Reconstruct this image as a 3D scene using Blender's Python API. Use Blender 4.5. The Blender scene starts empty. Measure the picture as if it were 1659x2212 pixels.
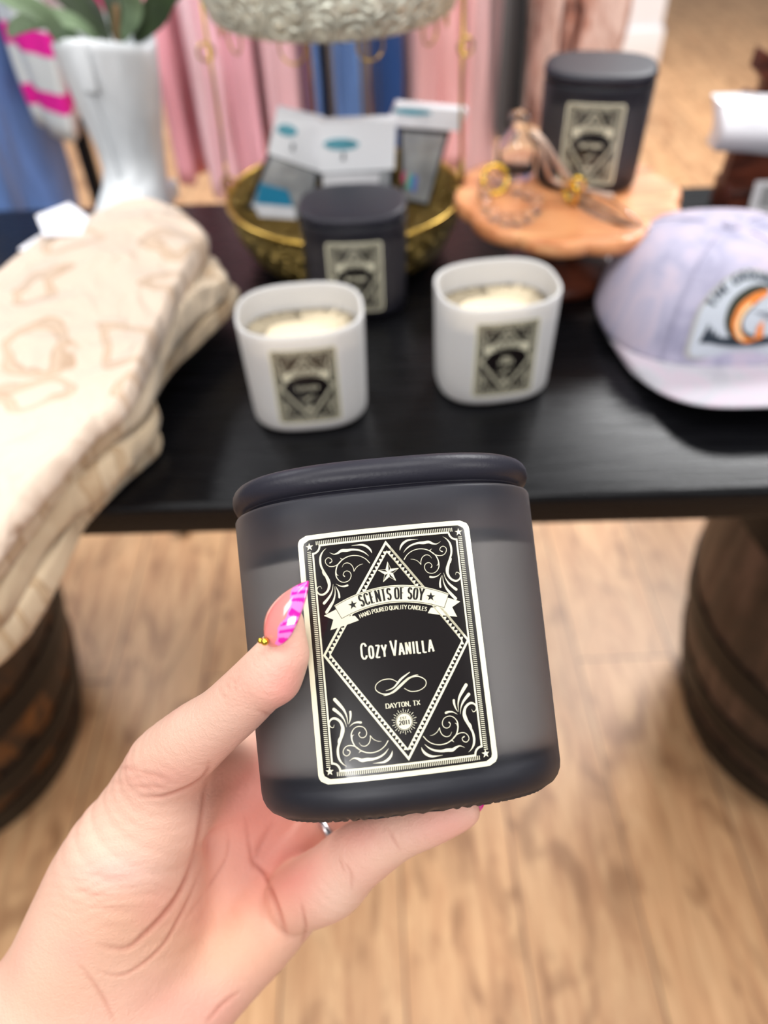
import bpy, math, random
import numpy as np
from mathutils import Vector, Matrix, noise

random.seed(7)
SC = bpy.context.scene
COL = SC.collection
PI = math.pi

# ------------------------------------------------------------------ camera
W, H, FPX = 1659.0, 2212.0, 1661.0
CAMZ = 1.30
CAM = Vector((0, 0, CAMZ))
PITCH, ROLL = math.radians(45.3), math.radians(2.6)
FW = Vector((0, math.cos(PITCH), -math.sin(PITCH)))
_R0 = Vector((1, 0, 0)); _U0 = Vector((0, math.sin(PITCH), math.cos(PITCH)))
RT = _R0 * math.cos(ROLL) - _U0 * math.sin(ROLL)
UP = _R0 * math.sin(ROLL) + _U0 * math.cos(ROLL)
cd = bpy.data.cameras.new('camera'); cam = bpy.data.objects.new('camera', cd); COL.objects.link(cam)
cam.matrix_world = Matrix(((RT.x, UP.x, -FW.x, 0), (RT.y, UP.y, -FW.y, 0), (RT.z, UP.z, -FW.z, CAMZ), (0, 0, 0, 1)))
cd.sensor_fit = 'HORIZONTAL'; cd.lens = 26.0; cd.sensor_width = 26.0 * W / FPX
cd.clip_start = 0.01; cd.clip_end = 60
cd.dof.use_dof = True; cd.dof.focus_distance = 0.222; cd.dof.aperture_fstop = 6.4
SC.camera = cam

# ------------------------------------------------------------------ world, lights, exposure
SC.view_settings.view_transform = 'Standard'; SC.view_settings.look = 'None'
SC.view_settings.exposure = 0.0; SC.view_settings.gamma = 1.0; SC.view_settings.use_curve_mapping = False
SC.cycles.use_denoising = True
SC.cycles.max_bounces = 7; SC.cycles.transparent_max_bounces = 8; SC.cycles.transmission_bounces = 6
SC.cycles.diffuse_bounces = 3; SC.cycles.glossy_bounces = 3
SC.cycles.caustics_reflective = False; SC.cycles.caustics_refractive = True; SC.cycles.blur_glossy = 1.0
SC.cycles.sample_clamp_indirect = 4.0
wd = bpy.data.worlds.new('room_light'); SC.world = wd; wd.use_nodes = True
wd.node_tree.nodes['Background'].inputs[0].default_value = (0.93, 0.96, 1.0, 1)
wd.node_tree.nodes['Background'].inputs[1].default_value = 0.24

def area(name, loc, target, sx, sy, power, col=(1, 1, 1)):
    l = bpy.data.lights.new(name, 'AREA'); l.shape = 'RECTANGLE'; l.size = sx; l.size_y = sy
    l.energy = power; l.color = col
    o = bpy.data.objects.new(name, l); COL.objects.link(o); o.location = loc
    o.rotation_euler = (Vector(target) - Vector(loc)).to_track_quat('-Z', 'Y').to_euler()
    return o
area('unseen_panel_light', (-1.5, -0.3, 3.0), (0, 0.3, 0.9), 1.2, 0.8, 24, (1, 0.98, 0.95))
area('unseen_panel_light', (2.2, -0.8, 3.0), (0.1, 0.3, 1.0), 0.5, 1.2, 34, (1, 0.98, 0.96))
area('unseen_panel_light', (0.1, 0.30, 3.0), (0.1, 0.9, 0.9), 1.6, 0.7, 26, (1, 0.99, 0.97))
area('unseen_panel_light', (1.5, 2.7, 3.0), (1.4, 2.5, 0.9), 1.2, 0.7, 130, (1, 1, 1))
area('unseen_panel_light', (-0.3, -1.7, 2.5), (0.0, 1.3, 0.9), 1.0, 0.5, 30, (1, 0.99, 0.98))  # fill added behind the camera, below ceiling height, to brighten the clothes
area('unseen_panel_light', (-1.6, 2.4, 3.0), (-1.2, 2.0, 0.0), 1.2, 0.6, 36, (0.97, 0.98, 1))

# ------------------------------------------------------------------ helpers: pixels to places
def ray(px, py):
    return FW + RT * ((px - W / 2) / FPX) + UP * (-(py - H / 2) / FPX)
def U(px, py, z): return CAM + ray(px, py) * z
def G(px, py, h):
    r = ray(px, py); return CAM + r * ((h - CAMZ) / r.z)
def GY(px, py, Y):
    r = ray(px, py); return CAM + r * (Y / r.y)
def cam2w(x, y, z): return CAM + RT * x + UP * y + FW * z
TZ = 0.915

def Wm(o):
    m = o.matrix_basis.copy()
    while o.parent: o = o.parent; m = o.matrix_basis @ m
    return m
def tag(o, label=None, cat=None, group=None, kind=None):
    if label: o['label'] = label
    if cat: o['category'] = cat
    if group: o['group'] = group
    if kind: o['kind'] = kind
    return o
def root(name, loc, label, cat, group=None, mat=None):
    o = bpy.data.objects.new(name, None); COL.objects.link(o); o.empty_display_size = 0.03
    o.matrix_basis = mat if mat is not None else Matrix.Translation(Vector(loc))
    return tag(o, label, cat, group)
def mk(name, geo, mat, parent=None, smooth=True, local=False, at=None, colors=None, auto=None):
    """geo = (verts, faces); world coordinates unless local."""
    vs, fs = geo
    me = bpy.data.meshes.new(name)
    o = bpy.data.objects.new(name, me); COL.objects.link(o)
    if parent is not None:
        o.parent = parent
        if not local:
            inv = Wm(parent).inverted(); vs = [inv @ Vector(v) for v in vs]
    elif not local:
        if at is None:
            a = np.array([tuple(v) for v in vs]); at = ((a[:, 0].min() + a[:, 0].max()) / 2, (a[:, 1].min() + a[:, 1].max()) / 2, a[:, 2].min())
        o.location = at; at = Vector(at); vs = [Vector(v) - at for v in vs]
    me.from_pydata([tuple(v) for v in vs], [], fs)
    me.validate(); me.update()
    if smooth:
        me.polygons.foreach_set('use_smooth', [True] * len(me.polygons))
        if auto:
            me.set_sharp_from_angle(angle=math.radians(auto))
    if colors is not None:
        ca = me.color_attributes.new('Col', 'FLOAT_COLOR', 'POINT')
        ca.data.foreach_set('color', np.array(colors, dtype=np.float32).ravel())
    if mat: me.materials.append(mat)
    return o
def join(*gs):
    V, F = [], []
    for v, f in gs:
        n = len(V); V += list(v); F += [tuple(i + n for i in q) for q in f]
    return V, F
def xf(g, m): return [m @ Vector(v) for v in g[0]], g[1]
def loft(rings, cap0=True, cap1=True, closed=True):
    n = len(rings[0]); V = [v for r in rings for v in r]; F = []
    for i in range(len(rings) - 1):
        for j in range(n if closed else n - 1):
            k = (j + 1) % n
            F.append((i * n + j, i * n + k, (i + 1) * n + k, (i + 1) * n + j))
    if cap0: F.append(tuple(range(n - 1, -1, -1)))
    if cap1: F.append(tuple((len(rings) - 1) * n + j for j in range(n)))
    return V, F
def se(a, b, n, z, e=2.0, cx=0, cy=0):
    out = []
    for i in range(n):
        t = 2 * PI * i / n; c, s = math.cos(t), math.sin(t)
        out.append((cx + a * math.copysign(abs(c) ** (2 / e), c), cy + b * math.copysign(abs(s) ** (2 / e), s), z))
    return out
def lathe(prof, n=48, c=(0, 0, 0), cap0=False, cap1=False):
    return loft([[(c[0] + r * math.cos(2 * PI * i / n), c[1] + r * math.sin(2 * PI * i / n), c[2] + z) for i in range(n)] for r, z in prof], cap0, cap1)
def catmull(P, n=8, closed=False):
    P = [np.array(p, float) for p in P]; out = []
    m = len(P); rng = range(m if closed else m - 1)
    for i in rng:
        if closed: a, b, c, d = P[(i - 1) % m], P[i], P[(i + 1) % m], P[(i + 2) % m]
        else: a, b, c, d = P[max(i - 1, 0)], P[i], P[i + 1], P[min(i + 2, m - 1)]
        for k in range(n):
            t = k / n
            out.append(0.5 * ((2 * b) + (c - a) * t + (2 * a - 5 * b + 4 * c - d) * t * t + (3 * b - a - 3 * c + d) * t ** 3))
    if not closed: out.append(P[-1])
    return out
def tube(pts, r, n=10, cap=True, flat=1.0):
    pts = [Vector(p) for p in pts]; R = r if hasattr(r, '__len__') else [r] * len(pts)
    rings = []; up = None
    for i, p in enumerate(pts):
        t = (pts[min(i + 1, len(pts) - 1)] - pts[max(i - 1, 0)]).normalized()
        if up is None:
            up = t.orthogonal().normalized()
        up = (up - t * up.dot(t)).normalized(); s = t.cross(up)
        rings.append([p + (up * math.cos(2 * PI * k / n) + s * flat * math.sin(2 * PI * k / n)) * R[i] for k in range(n)])
    return loft(rings, cap, cap)
def box(x0, x1, y0, y1, z0, z1, b=0.0):
    if b <= 0:
        V = [(x, y, z) for x in (x0, x1) for y in (y0, y1) for z in (z0, z1)]
        return V, [(0, 1, 3, 2), (4, 6, 7, 5), (0, 4, 5, 1), (2, 3, 7, 6), (0, 2, 6, 4), (1, 5, 7, 3)]
    def rr(i, z):
        X0, X1, Y0, Y1 = x0 + i, x1 - i, y0 + i, y1 - i; r = max(b - i, 1e-4); P = []
        for cx, cy, a in ((X1 - r, Y1 - r, 0), (X0 + r, Y1 - r, 90), (X0 + r, Y0 + r, 180), (X1 - r, Y0 + r, 270)):
            for k in range(5):
                t = math.radians(a + 22.5 * k); P.append((cx + r * math.cos(t), cy + r * math.sin(t), z))
        return P
    prof = [(b * (1 - math.cos(t)), b * (1 - math.sin(t))) for t in (0, PI / 8, PI / 4, PI * 3 / 8, PI / 2)]
    rings = [rr(b * (1 - math.sin(t)), z0 + b * (1 - math.cos(t))) for t in (0, PI / 8, PI / 4, PI * 3 / 8, PI / 2)]
    rings += [rr(b * (1 - math.cos(t)), z1 - b * (1 - math.sin(t))) for t in (0, PI / 8, PI / 4, PI * 3 / 8, PI / 2)]
    return loft(rings)
def prism(poly, d):
    """polygon of 3D points extruded by vector d"""
    n = len(poly); d = Vector(d); V = [Vector(p) for p in poly] + [Vector(p) + d for p in poly]
    return V, [tuple(range(n - 1, -1, -1)), tuple(range(n, 2 * n))] + [(i, (i + 1) % n, n + (i + 1) % n, n + i) for i in range(n)]
def torus(c, R, r, axis=(0, 0, 1), n=32, m=8):
    ax = Vector(axis).normalized(); u = ax.orthogonal().normalized(); v = ax.cross(u); V = []; F = []
    for i in range(n):
        a = 2 * PI * i / n; d = u * math.cos(a) + v * math.sin(a)
        for j in range(m):
            b = 2 * PI * j / m; V.append(Vector(c) + d * (R + r * math.cos(b)) + ax * r * math.sin(b))
    for i in range(n):
        for j in range(m):
            F.append((i * m + j, ((i + 1) % n) * m + j, ((i + 1) % n) * m + (j + 1) % m, i * m + (j + 1) % m))
    return V, F
def sphere(c, r, n=16, m=10, s=(1, 1, 1)):
    return xf(lathe([(max(r * math.sin(PI * k / m), 1e-5), -r * math.cos(PI * k / m)) for k in range(m + 1)], n), Matrix.Translation(Vector(c)) @ Matrix.Diagonal((*s, 1)))

# ------------------------------------------------------------------ materials
def lin(c):
    return tuple(((x / 255) / 12.92 if x / 255 <= 0.04045 else ((x / 255 + 0.055) / 1.055) ** 2.4) for x in c)
class NT:
    def __init__(s, name):
        s.m = bpy.data.materials.new(name); s.m.use_nodes = True; s.t = s.m.node_tree
        s.b = s.t.nodes['Principled BSDF']; s.out = s.t.nodes['Material Output']
    def n(s, typ, **kw):
        x = s.t.nodes.new(typ)
        for k, v in kw.items():
            if k in x.inputs: x.inputs[k].default_value = v
            else: setattr(x, k, v)
        return x
    def l(s, a, b): s.t.links.new(a, b)
    def ramp(s, fac, stops, interp='LINEAR'):
        r = s.n('ShaderNodeValToRGB'); r.color_ramp.interpolation = interp
        e = r.color_ramp.elements
        while len(e) < len(stops): e.new(0.5)
        for i, (p, c) in enumerate(stops):
            e[i].position = p; e[i].color = (*c, 1) if len(c) == 3 else c
        s.l(fac, r.inputs[0]); return r.outputs[0]
    def coords(s, kind='Object', scale=(1, 1, 1), rot=(0, 0, 0)):
        tc = s.n('ShaderNodeTexCoord'); mp = s.n('ShaderNodeMapping'); mp.inputs['Scale'].default_value = scale; mp.inputs['Rotation'].default_value = rot
        s.l(tc.outputs[kind], mp.inputs[0]); return mp.outputs[0]
    def bump(s, h, strength, dist):
        b = s.n('ShaderNodeBump'); b.inputs['Strength'].default_value = strength; b.inputs['Distance'].default_value = dist
        s.l(h, b.inputs['Height']); s.l(b.outputs[0], s.b.inputs['Normal']); return b
    def noise(s, vec, scale, detail=3, rough=0.5, dist=0.0):
        x = s.n('ShaderNodeTexNoise'); x.inputs['Scale'].default_value = scale; x.inputs['Detail'].default_value = detail
        x.inputs['Roughness'].default_value = rough; x.inputs['Distortion'].default_value = dist; s.l(vec, x.inputs['Vector']); return x.outputs[0]
def M(name, col, rough=0.6, metal=0.0, var=0.0, vs=30.0, bump=0.0, bs=300.0, spec=0.5, sss=0.0, sheen=0.0, trans=0.0, ior=1.45, coat=0.0, emit=None):
    t = NT(name); b = t.b; c = lin(col)
    b.inputs['Roughness'].default_value = rough; b.inputs['Metallic'].default_value = metal
    b.inputs['Specular IOR Level'].default_value = spec; b.inputs['IOR'].default_value = ior
    b.inputs['Transmission Weight'].default_value = trans; b.inputs['Coat Weight'].default_value = coat
    b.inputs['Sheen Weight'].default_value = sheen
    if sss: b.inputs['Subsurface Weight'].default_value = sss; b.inputs['Subsurface Scale'].default_value = 0.004
    v = t.coords()
    lo = tuple(x * (1 - var) for x in c); hi = tuple(min(1, x * (1 + var)) for x in c)
    n = t.noise(v, vs, 3)
    t.l(t.ramp(n, [(0.3, lo), (0.7, hi)]), b.inputs['Base Color'])
    if bump: t.bump(t.noise(v, bs, 3), bump, 0.002)
    return t.m

def wood(name, c1, c2, c3, scale=(1, 12, 12), rough=0.45, det=8.0, bump=0.15):
    t = NT(name); v = t.coords(scale=scale)
    n = t.noise(v, det, 6, 0.6, 0.6)
    t.l(t.ramp(n, [(0.3, lin(c1)), (0.5, lin(c2)), (0.72, lin(c3))]), t.b.inputs['Base Color'])
    t.b.inputs['Roughness'].default_value = rough; t.bump(n, bump, 0.002); return t.m

def floor_mat():
    t = NT('oak_plank_floor')
    tc = t.n('ShaderNodeTexCoord'); sep = t.n('ShaderNodeSeparateXYZ'); t.l(tc.outputs['Object'], sep.inputs[0])
    cmb = t.n('ShaderNodeCombineXYZ'); t.l(sep.outputs[1], cmb.inputs[0]); t.l(sep.outputs[0], cmb.inputs[1])
    br = t.n('ShaderNodeTexBrick'); t.l(cmb.outputs[0], br.inputs['Vector'])
    br.offset = 0.37; br.inputs['Scale'].default_value = 1.0; br.inputs['Brick Width'].default_value = 1.35; br.inputs['Row Height'].default_value = 0.185
    br.inputs['Mortar Size'].default_value = 0.0018; br.inputs['Mortar Smooth'].default_value = 0.3
    br.inputs['Color1'].default_value = (0, 0, 0, 1); br.inputs['Color2'].default_value = (1, 1, 1, 1); br.inputs['Mortar'].default_value = (0.5, 0.5, 0.5, 1)
    # per plank shift of the grain
    mp = t.n('ShaderNodeMapping'); mp.inputs['Scale'].default_value = (1.1, 9.0, 1)
    va = t.n('ShaderNodeVectorMath', operation='MULTIPLY_ADD'); t.l(br.outputs['Color'], va.inputs[0]); va.inputs[1].default_value = (5, 3, 7); t.l(cmb.outputs[0], va.inputs[2])
    t.l(va.outputs[0], mp.inputs[0])
    g1 = t.noise(mp.outputs[0], 3.2, 6, 0.62, 1.6)
    mp2 = t.n('ShaderNodeMapping'); mp2.inputs['Scale'].default_value = (2.2, 5.0, 1); t.l(va.outputs[0], mp2.inputs[0])
    g2 = t.noise(mp2.outputs[0], 2.0, 2, 0.5, 2.5)
    c = t.ramp(g1, [(0.25, lin((166, 120, 84))), (0.45, lin((204, 158, 116))), (0.62, lin((222, 180, 136))), (0.8, lin((188, 138, 96)))])
    mx = t.n('ShaderNodeMix', data_type='RGBA', blend_type='MULTIPLY'); mx.inputs[0].default_value = 0.8; t.l(c, mx.inputs[6])
    t.l(t.ramp(g2, [(0.30, (0.52, 0.44, 0.38)), (0.46, (0.97, 0.95, 0.93)), (0.75, (1.08, 1.05, 1.03))]), mx.inputs[7])
    m2 = t.n('ShaderNodeMix', data_type='RGBA', blend_type='MULTIPLY'); m2.inputs[0].default_value = 1.0; t.l(mx.outputs[2], m2.inputs[6])
    t.l(t.ramp(br.outputs['Color'], [(0.0, (0.86, 0.84, 0.84)), (0.5, (1, 0.97, 0.94)), (1.0, (1.1, 1.08, 1.06))]), m2.inputs[7])
    m3 = t.n('ShaderNodeMix', data_type='RGBA'); t.l(br.outputs['Fac'], m3.inputs[0]); t.l(m2.outputs[2], m3.inputs[6]); m3.inputs[7].default_value = (*lin((110, 80, 58)), 1)
    t.l(m3.outputs[2], t.b.inputs['Base Color']); t.b.inputs['Roughness'].default_value = 0.42; t.bump(g1, 0.08, 0.002)
    return t.m

def vcol(name, rough=0.5, sss=0.0, coat=0.0, bumps=(), spec=0.5):
    t = NT(name); a = t.n('ShaderNodeVertexColor', layer_name='Col'); t.l(a.outputs[0], t.b.inputs['Base Color'])
    t.b.inputs['Roughness'].default_value = rough; t.b.inputs['Coat Weight'].default_value = coat; t.b.inputs['Coat Roughness'].default_value = 0.05
    t.b.inputs['Specular IOR Level'].default_value = spec
    if sss:
        t.b.inputs['Subsurface Weight'].default_value = sss; t.b.inputs['Subsurface Scale'].default_value = 0.006
        t.b.inputs['Subsurface Radius'].default_value = (1.0, 0.35, 0.2)
    return t

MAT = {}
MAT['table'] = None
def table_mat():
    t = NT('black_stained_wood'); v = t.coords(scale=(1.2, 26, 10)); n = t.noise(v, 9, 5, 0.65, 0.3)
    t.l(t.ramp(n, [(0.3, lin((7, 7, 9))), (0.7, lin((15, 15, 18)))]), t.b.inputs['Base Color'])
    t.l(t.ramp(n, [(0.3, (0.22,) * 3), (0.7, (0.34,) * 3)]), t.b.inputs['Roughness']); t.bump(n, 0.25, 0.001); t.b.inputs['Specular IOR Level'].default_value = 0.22; return t.m

# ------------------------------------------------------------------ the setting
fl = mk('floor', box(-3.5, 4.5, -1.2, 9.0, -0.05, 0.0), floor_mat(), smooth=False, at=(0, 0, 0)); tag(fl, kind='structure')
WALLM = M('white_wall_paint', (232, 232, 236), 0.7, var=0.02)
p = G(1414, 138, 0.0)
wl = mk('wall_back', box(-3.5, p.x, p.y, p.y + 0.5, 0, 2.9), WALLM, smooth=False); tag(wl, kind='structure')
bb = mk('baseboard_back', box(-3.5, p.x + 0.015, p.y - 0.015, p.y + 0.515, 0, 0.17, 0.004), M('white_trim_gloss', (240, 240, 243), 0.35), smooth=True, auto=40); tag(bb, kind='structure')

# ------------------------------------------------------------------ the table on barrels
YAW = math.radians(-3.0)
pf = G(829, 1083, TZ); pb = G(829, 424, TZ)
TY0, TY1 = pf.y, pb.y
tm = Matrix.Translation((0, TY0, 0)) @ Matrix.Rotation(YAW * 0.5, 4, 'Z')
tt = root('display_table', (0, TY0, TZ - 0.03), 'long black stained wooden table top resting on two barrels', 'table', mat=tm)
MAT['table'] = table_mat()
mk('tabletop', box(-1.15, 1.25, 0, TY1 - TY0, TZ - 0.030, TZ, 0.005), MAT['table'], tt, local=True, auto=40)
mk('crossbar', box(-1.0, 1.1, 0.10, 0.16, TZ - 0.050, TZ - 0.030), MAT['table'], tt, local=True, smooth=False)

def barrel(cx, cy, label, c):
    r = root('wine_barrel', (cx, cy, 0), label, 'barrel', 'barrels under the table')
    Hh = TZ - 0.051
    def rad(z):
        s = (z / Hh) * 2 - 1; return 0.285 - 0.065 * s * s
    t = NT('barrel_staves'); tc = t.coords(scale=(1, 1, 0.25)); n = t.noise(tc, 26, 4, 0.6, 0.3)
    t.l(t.ramp(n, [(0.3, lin(c[0])), (0.5, lin(c[1])), (0.7, lin(c[2]))]), t.b.inputs['Base Color']); t.b.inputs['Roughness'].default_value = 0.5
    prof = [(rad(Hh * k / 24), Hh * k / 24) for k in range(25)]
    N = 28 * 6; rings = []
    for rr, z in prof:
        rings.append([((rr - (0.003 if i % 6 == 0 else 0)) * math.cos(2 * PI * i / N), (rr - (0.003 if i % 6 == 0 else 0)) * math.sin(2 * PI * i / N), z) for i in range(N)])
    mk('staves', loft(rings), t.m, r, local=True)
    hm = M('black_iron_hoop', (12, 12, 13), 0.5, 0.3, 0.2)
    for z0, z1 in ((0.003, 0.085), (0.125, 0.185), (0.27, 0.33), (Hh - 0.33, Hh - 0.27), (Hh - 0.185, Hh - 0.125), (Hh - 0.085, Hh - 0.003)):
        pr = [(rad(z0) - 0.002, z0), (rad(z0) + 0.004, z0), (rad((z0 + z1) / 2) + 0.004, (z0 + z1) / 2), (rad(z1) + 0.004, z1), (rad(z1) - 0.002, z1)]
        mk('hoop', lathe(pr, 64), hm, r, local=True, auto=40)
    return r
barrel(0.77, 0.715, 'weathered grey brown barrel with black hoops under the table end beside the hat', ((26, 19, 17), (60, 44, 38), (102, 80, 70)))
barrel(-0.815, 0.735, 'dark barrel with honey coloured staves under the table end with folded cream garments', ((16, 9, 6), (40, 22, 12), (112, 68, 26)))

# ------------------------------------------------------------------ lettering and label artwork (flat shapes in label units)
def arc(cx, cy, rx, ry, a0, a1, n=14):
    return [(cx + rx * math.cos(math.radians(a0 + (a1 - a0) * i / n)), cy + ry * math.sin(math.radians(a0 + (a1 - a0) * i / n))) for i in range(n + 1)]
V0 = [(0.1, 0), (0.1, 1)]
GL = {
 'A': (0.95, [[(0, 0), (0.5, 1)], [(0.5, 1), (1, 0)], [(0.2, 0.33), (0.8, 0.33)]]),
 'B': (0.9, [V0, [(0.1, 1), (0.6, 1)] + arc(0.6, 0.76, 0.33, 0.24, 90, -90) + [(0.1, 0.52)], [(0.6, 0.52)] + arc(0.6, 0.26, 0.38, 0.26, 90, -90) + [(0.1, 0)]]),
 'C': (0.85, [arc(0.5, 0.72, 0.45, 0.28, 15, 180) + arc(0.5, 0.28, 0.45, 0.28, 180, 345)]),
 'D': (0.95, [V0, [(0.1, 1), (0.45, 1)] + arc(0.45, 0.65, 0.5, 0.35, 90, 0) + arc(0.45, 0.35, 0.5, 0.35, 0, -90) + [(0.1, 0)]]),
 'E': (0.8, [V0, [(0.1, 1), (0.9, 1)], [(0.1, 0.52), (0.75, 0.52)], [(0.1, 0), (0.9, 0)]]),
 'F': (0.78, [V0, [(0.1, 1), (0.9, 1)], [(0.1, 0.52), (0.75, 0.52)]]),
 'G': (0.9, [arc(0.5, 0.72, 0.45, 0.28, 15, 180) + arc(0.5, 0.28, 0.45, 0.28, 180, 360) + [(0.95, 0.45), (0.6, 0.45)]]),
 'H': (0.95, [V0, [(0.9, 0), (0.9, 1)], [(0.1, 0.52), (0.9, 0.52)]]),
 'I': (0.4, [[(0.5, 0), (0.5, 1)]]),
 'K': (0.92, [V0, [(0.12, 0.45), (0.88, 1)], [(0.35, 0.6), (0.92, 0)]]),
 'L': (0.75, [V0, [(0.1, 0), (0.95, 0)]]),
 'M': (1.15, [V0, [(0.1, 1), (0.5, 0.2)], [(0.5, 0.2), (0.9, 1)], [(0.9, 0), (0.9, 1)]]),
 'N': (0.95, [V0, [(0.1, 1), (0.9, 0)], [(0.9, 0), (0.9, 1)]]),
 'O': (0.9, [arc(0.5, 0.7, 0.42, 0.3, 0, 180) + arc(0.5, 0.3, 0.42, 0.3, 180, 360) + [(0.92, 0.7)]]),
 'P': (0.85, [V0, [(0.1, 1), (0.5, 1)] + arc(0.5, 0.74, 0.4, 0.26, 90, -90) + [(0.1, 0.48)]]),
 'Q': (0.92, [arc(0.5, 0.7, 0.42, 0.3, 0, 180) + arc(0.5, 0.3, 0.42, 0.3, 180, 360) + [(0.92, 0.7)], [(0.55, 0.2), (0.95, -0.15)]]),
 'R': (0.92, [V0, [(0.1, 1), (0.5, 1)] + arc(0.5, 0.75, 0.38, 0.25, 90, -90) + [(0.1, 0.5)], [(0.45, 0.5), (0.95, 0)]]),
 'S': (0.8, [arc(0.5, 0.755, 0.4, 0.245, 15, 270) + arc(0.5, 0.255, 0.42, 0.255, 90, -165)]),
 'T': (0.85, [[(0.5, 0), (0.5, 1)], [(0.02, 1), (0.98, 1)]]),
 'U': (0.92, [[(0.1, 1), (0.1, 0.3)] + arc(0.5, 0.3, 0.4, 0.3, 180, 360) + [(0.9, 1)]]),
 'V': (0.92, [[(0, 1), (0.5, 0)], [(0.5, 0), (1, 1)]]),
 'X': (0.92, [[(0.05, 1), (0.95, 0)], [(0.05, 0), (0.95, 1)]]),
 'Y': (0.9, [[(0, 1), (0.5, 0.45)], [(1, 1), (0.5, 0.45)], [(0.5, 0.48), (0.5, 0)]]),
 'Z': (0.85, [[(0.08, 1), (0.92, 1)], [(0.92, 1), (0.08, 0)], [(0.08, 0), (0.95, 0)]]),
 '&': (1.0, [[(0.95, 0), (0.3, 0.75)] + arc(0.48, 0.8, 0.22, 0.2, 190, -20) + [(0.15, 0.4)] + arc(0.42, 0.22, 0.35, 0.22, 150, 300) + [(0.9, 0.5)]]),
 ',': (0.3, [[(0.5, 0.08), (0.3, -0.15)]]), '.': (0.3, [[(0.4, 0.0), (0.6, 0.0)]]),
 '2': (0.85, [arc(0.5, 0.72, 0.38, 0.28, 170, -20) + [(0.1, 0), (0.92, 0)]]),
 '0': (0.85, [arc(0.5, 0.7, 0.38, 0.3, 0, 180) + arc(0.5, 0.3, 0.38, 0.3, 180, 360) + [(0.88, 0.7)]]),
 '1': (0.6, [[(0.5, 0), (0.5, 1)], [(0.5, 1), (0.2, 0.8)]]),
 ' ': (0.5, []),
}
class Art:
    """flat shapes in metres on a label plane; mapped later onto a surface"""
    def __init__(s): s.V = []; s.F = []
    def strip(s, P, w, maxseg=0.0012, taper=False):
        P = [np.array(q[:2], float) for q in P]; m = len(P)
        ws = list(w) if hasattr(w, '__len__') else [w] * m
        Q, WW = [P[0]], [ws[0]]
        for i in range(1, m):
            d = np.linalg.norm(P[i] - P[i - 1]); k = max(1, int(math.ceil(d / maxseg)))
            for j in range(1, k + 1): Q.append(P[i - 1] + (P[i] - P[i - 1]) * j / k); WW.append(ws[i - 1] + (ws[i] - ws[i - 1]) * j / k)
        n = len(s.V)
        for i in range(len(Q)):
            a = Q[i] - Q[max(i - 1, 0)]; b = Q[min(i + 1, len(Q) - 1)] - Q[i]
            a = a / (np.linalg.norm(a) + 1e-12); b = b / (np.linalg.norm(b) + 1e-12); t = a + b; L = np.linalg.norm(t)
            t = t / L if L > 1e-6 else b
            nn = np.array([-t[1], t[0]]); c = max(0.45, abs(np.dot(nn, [-(b if i == 0 else a)[1], (b if i == 0 else a)[0]])))
            h = WW[i] / 2 / c
            s.V.append(Q[i] + nn * h); s.V.append(Q[i] - nn * h)
        for i in range(len(Q) - 1): s.F.append((n + 2 * i, n + 2 * i + 1, n + 2 * i + 3, n + 2 * i + 2))
    def disc(s, c, r, n=20, rin=0.0, a0=0, a1=360):
        k = len(s.V)
        if rin <= 0:
            s.V.append(np.array(c, float))
            for i in range(n): t = 2 * PI * i / n; s.V.append(np.array([c[0] + r * math.cos(t), c[1] + r * math.sin(t)]))
            for i in range(n): s.F.append((k, k + 1 + i, k + 1 + (i + 1) % n))
        else:
            s.strip(arc(c[0], c[1], (r + rin) / 2, (r + rin) / 2, a0, a1, n), r - rin)
    def poly(s, P):
        k = len(s.V); s.V += [np.array(p[:2], float) for p in P]; s.F.append(tuple(range(k, k + len(P))))
    def fan(s, P, c=None):
        c = np.mean([np.array(p, float) for p in P], axis=0) if c is None else np.array(c, float); k = len(s.V); s.V.append(c); s.V += [np.array(p, float) for p in P]
        m = len(P)
        for i in range(m): s.F.append((k, k + 1 + i, k + 1 + (i + 1) % m))
    def star(s, c, r, q=0.4, rot=0):
        P = []
        for i in range(10):
            t = math.radians(90 + rot + 36 * i); rr = r if i % 2 == 0 else r * q; P.append((c[0] + rr * math.cos(t), c[1] + rr * math.sin(t)))
        s.fan(P, c)
    def text(s, txt, c, h, cw, thick, thin, serif=0.0, small=None, path=None, gap=0.28):
        """c centre of baseline; cw width of a full cell; path(x)->(pos, angle)"""
        adv = []
        for i, ch in enumerate(txt):
            k = 1.0 if small is None or i in small else 0.78
            adv.append((GL[ch][0] * cw * k + (gap * cw if ch != ' ' else 0)))
        x = -sum(adv) / 2
        for i, ch in enumerate(txt):
            k = 1.0 if small is None or i in small else 0.78
            g = GL[ch]; gw = g[0] * cw * k; gh = h * k; cx = x + gap * cw / 2 + gw / 2
            if path: (ox, oy), an = path(cx)
            else: ox, oy, an = c[0] + cx, c[1], 0.0
            ca, sa = math.cos(an), math.sin(an)
            def T(u, v):
                lx, ly = (u - 0.5) * gw, v * gh; return (ox + lx * ca - ly * sa, oy + lx * sa + ly * ca)
            for st in g[1]:
                pts = [T(*q) for q in st]; ws = []
                for j in range(len(st)):
                    a = st[max(j - 1, 0)]; b = st[min(j + 1, len(st) - 1)]
                    dx, dy = (b[0] - a[0]) * gw, (b[1] - a[1]) * gh; L = math.hypot(dx, dy) + 1e-9
                    ws.append(thin + (thick - thin) * abs(dy) / L)
                # extend flat ends a little so corners close
                s.strip(pts, ws)
                if serif > 0:
                    for e, q in ((0, st[0]), (-1, st[-1])):
                        if len(st) == 2 and abs(st[0][0] - st[1][0]) < 0.75 and q[1] in (0, 1) and ch not in '2':
                            s.strip([T(q[0] - serif / g[0] , q[1]), T(q[0] + serif / g[0], q[1])], thin)
            x += adv[i]

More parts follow.
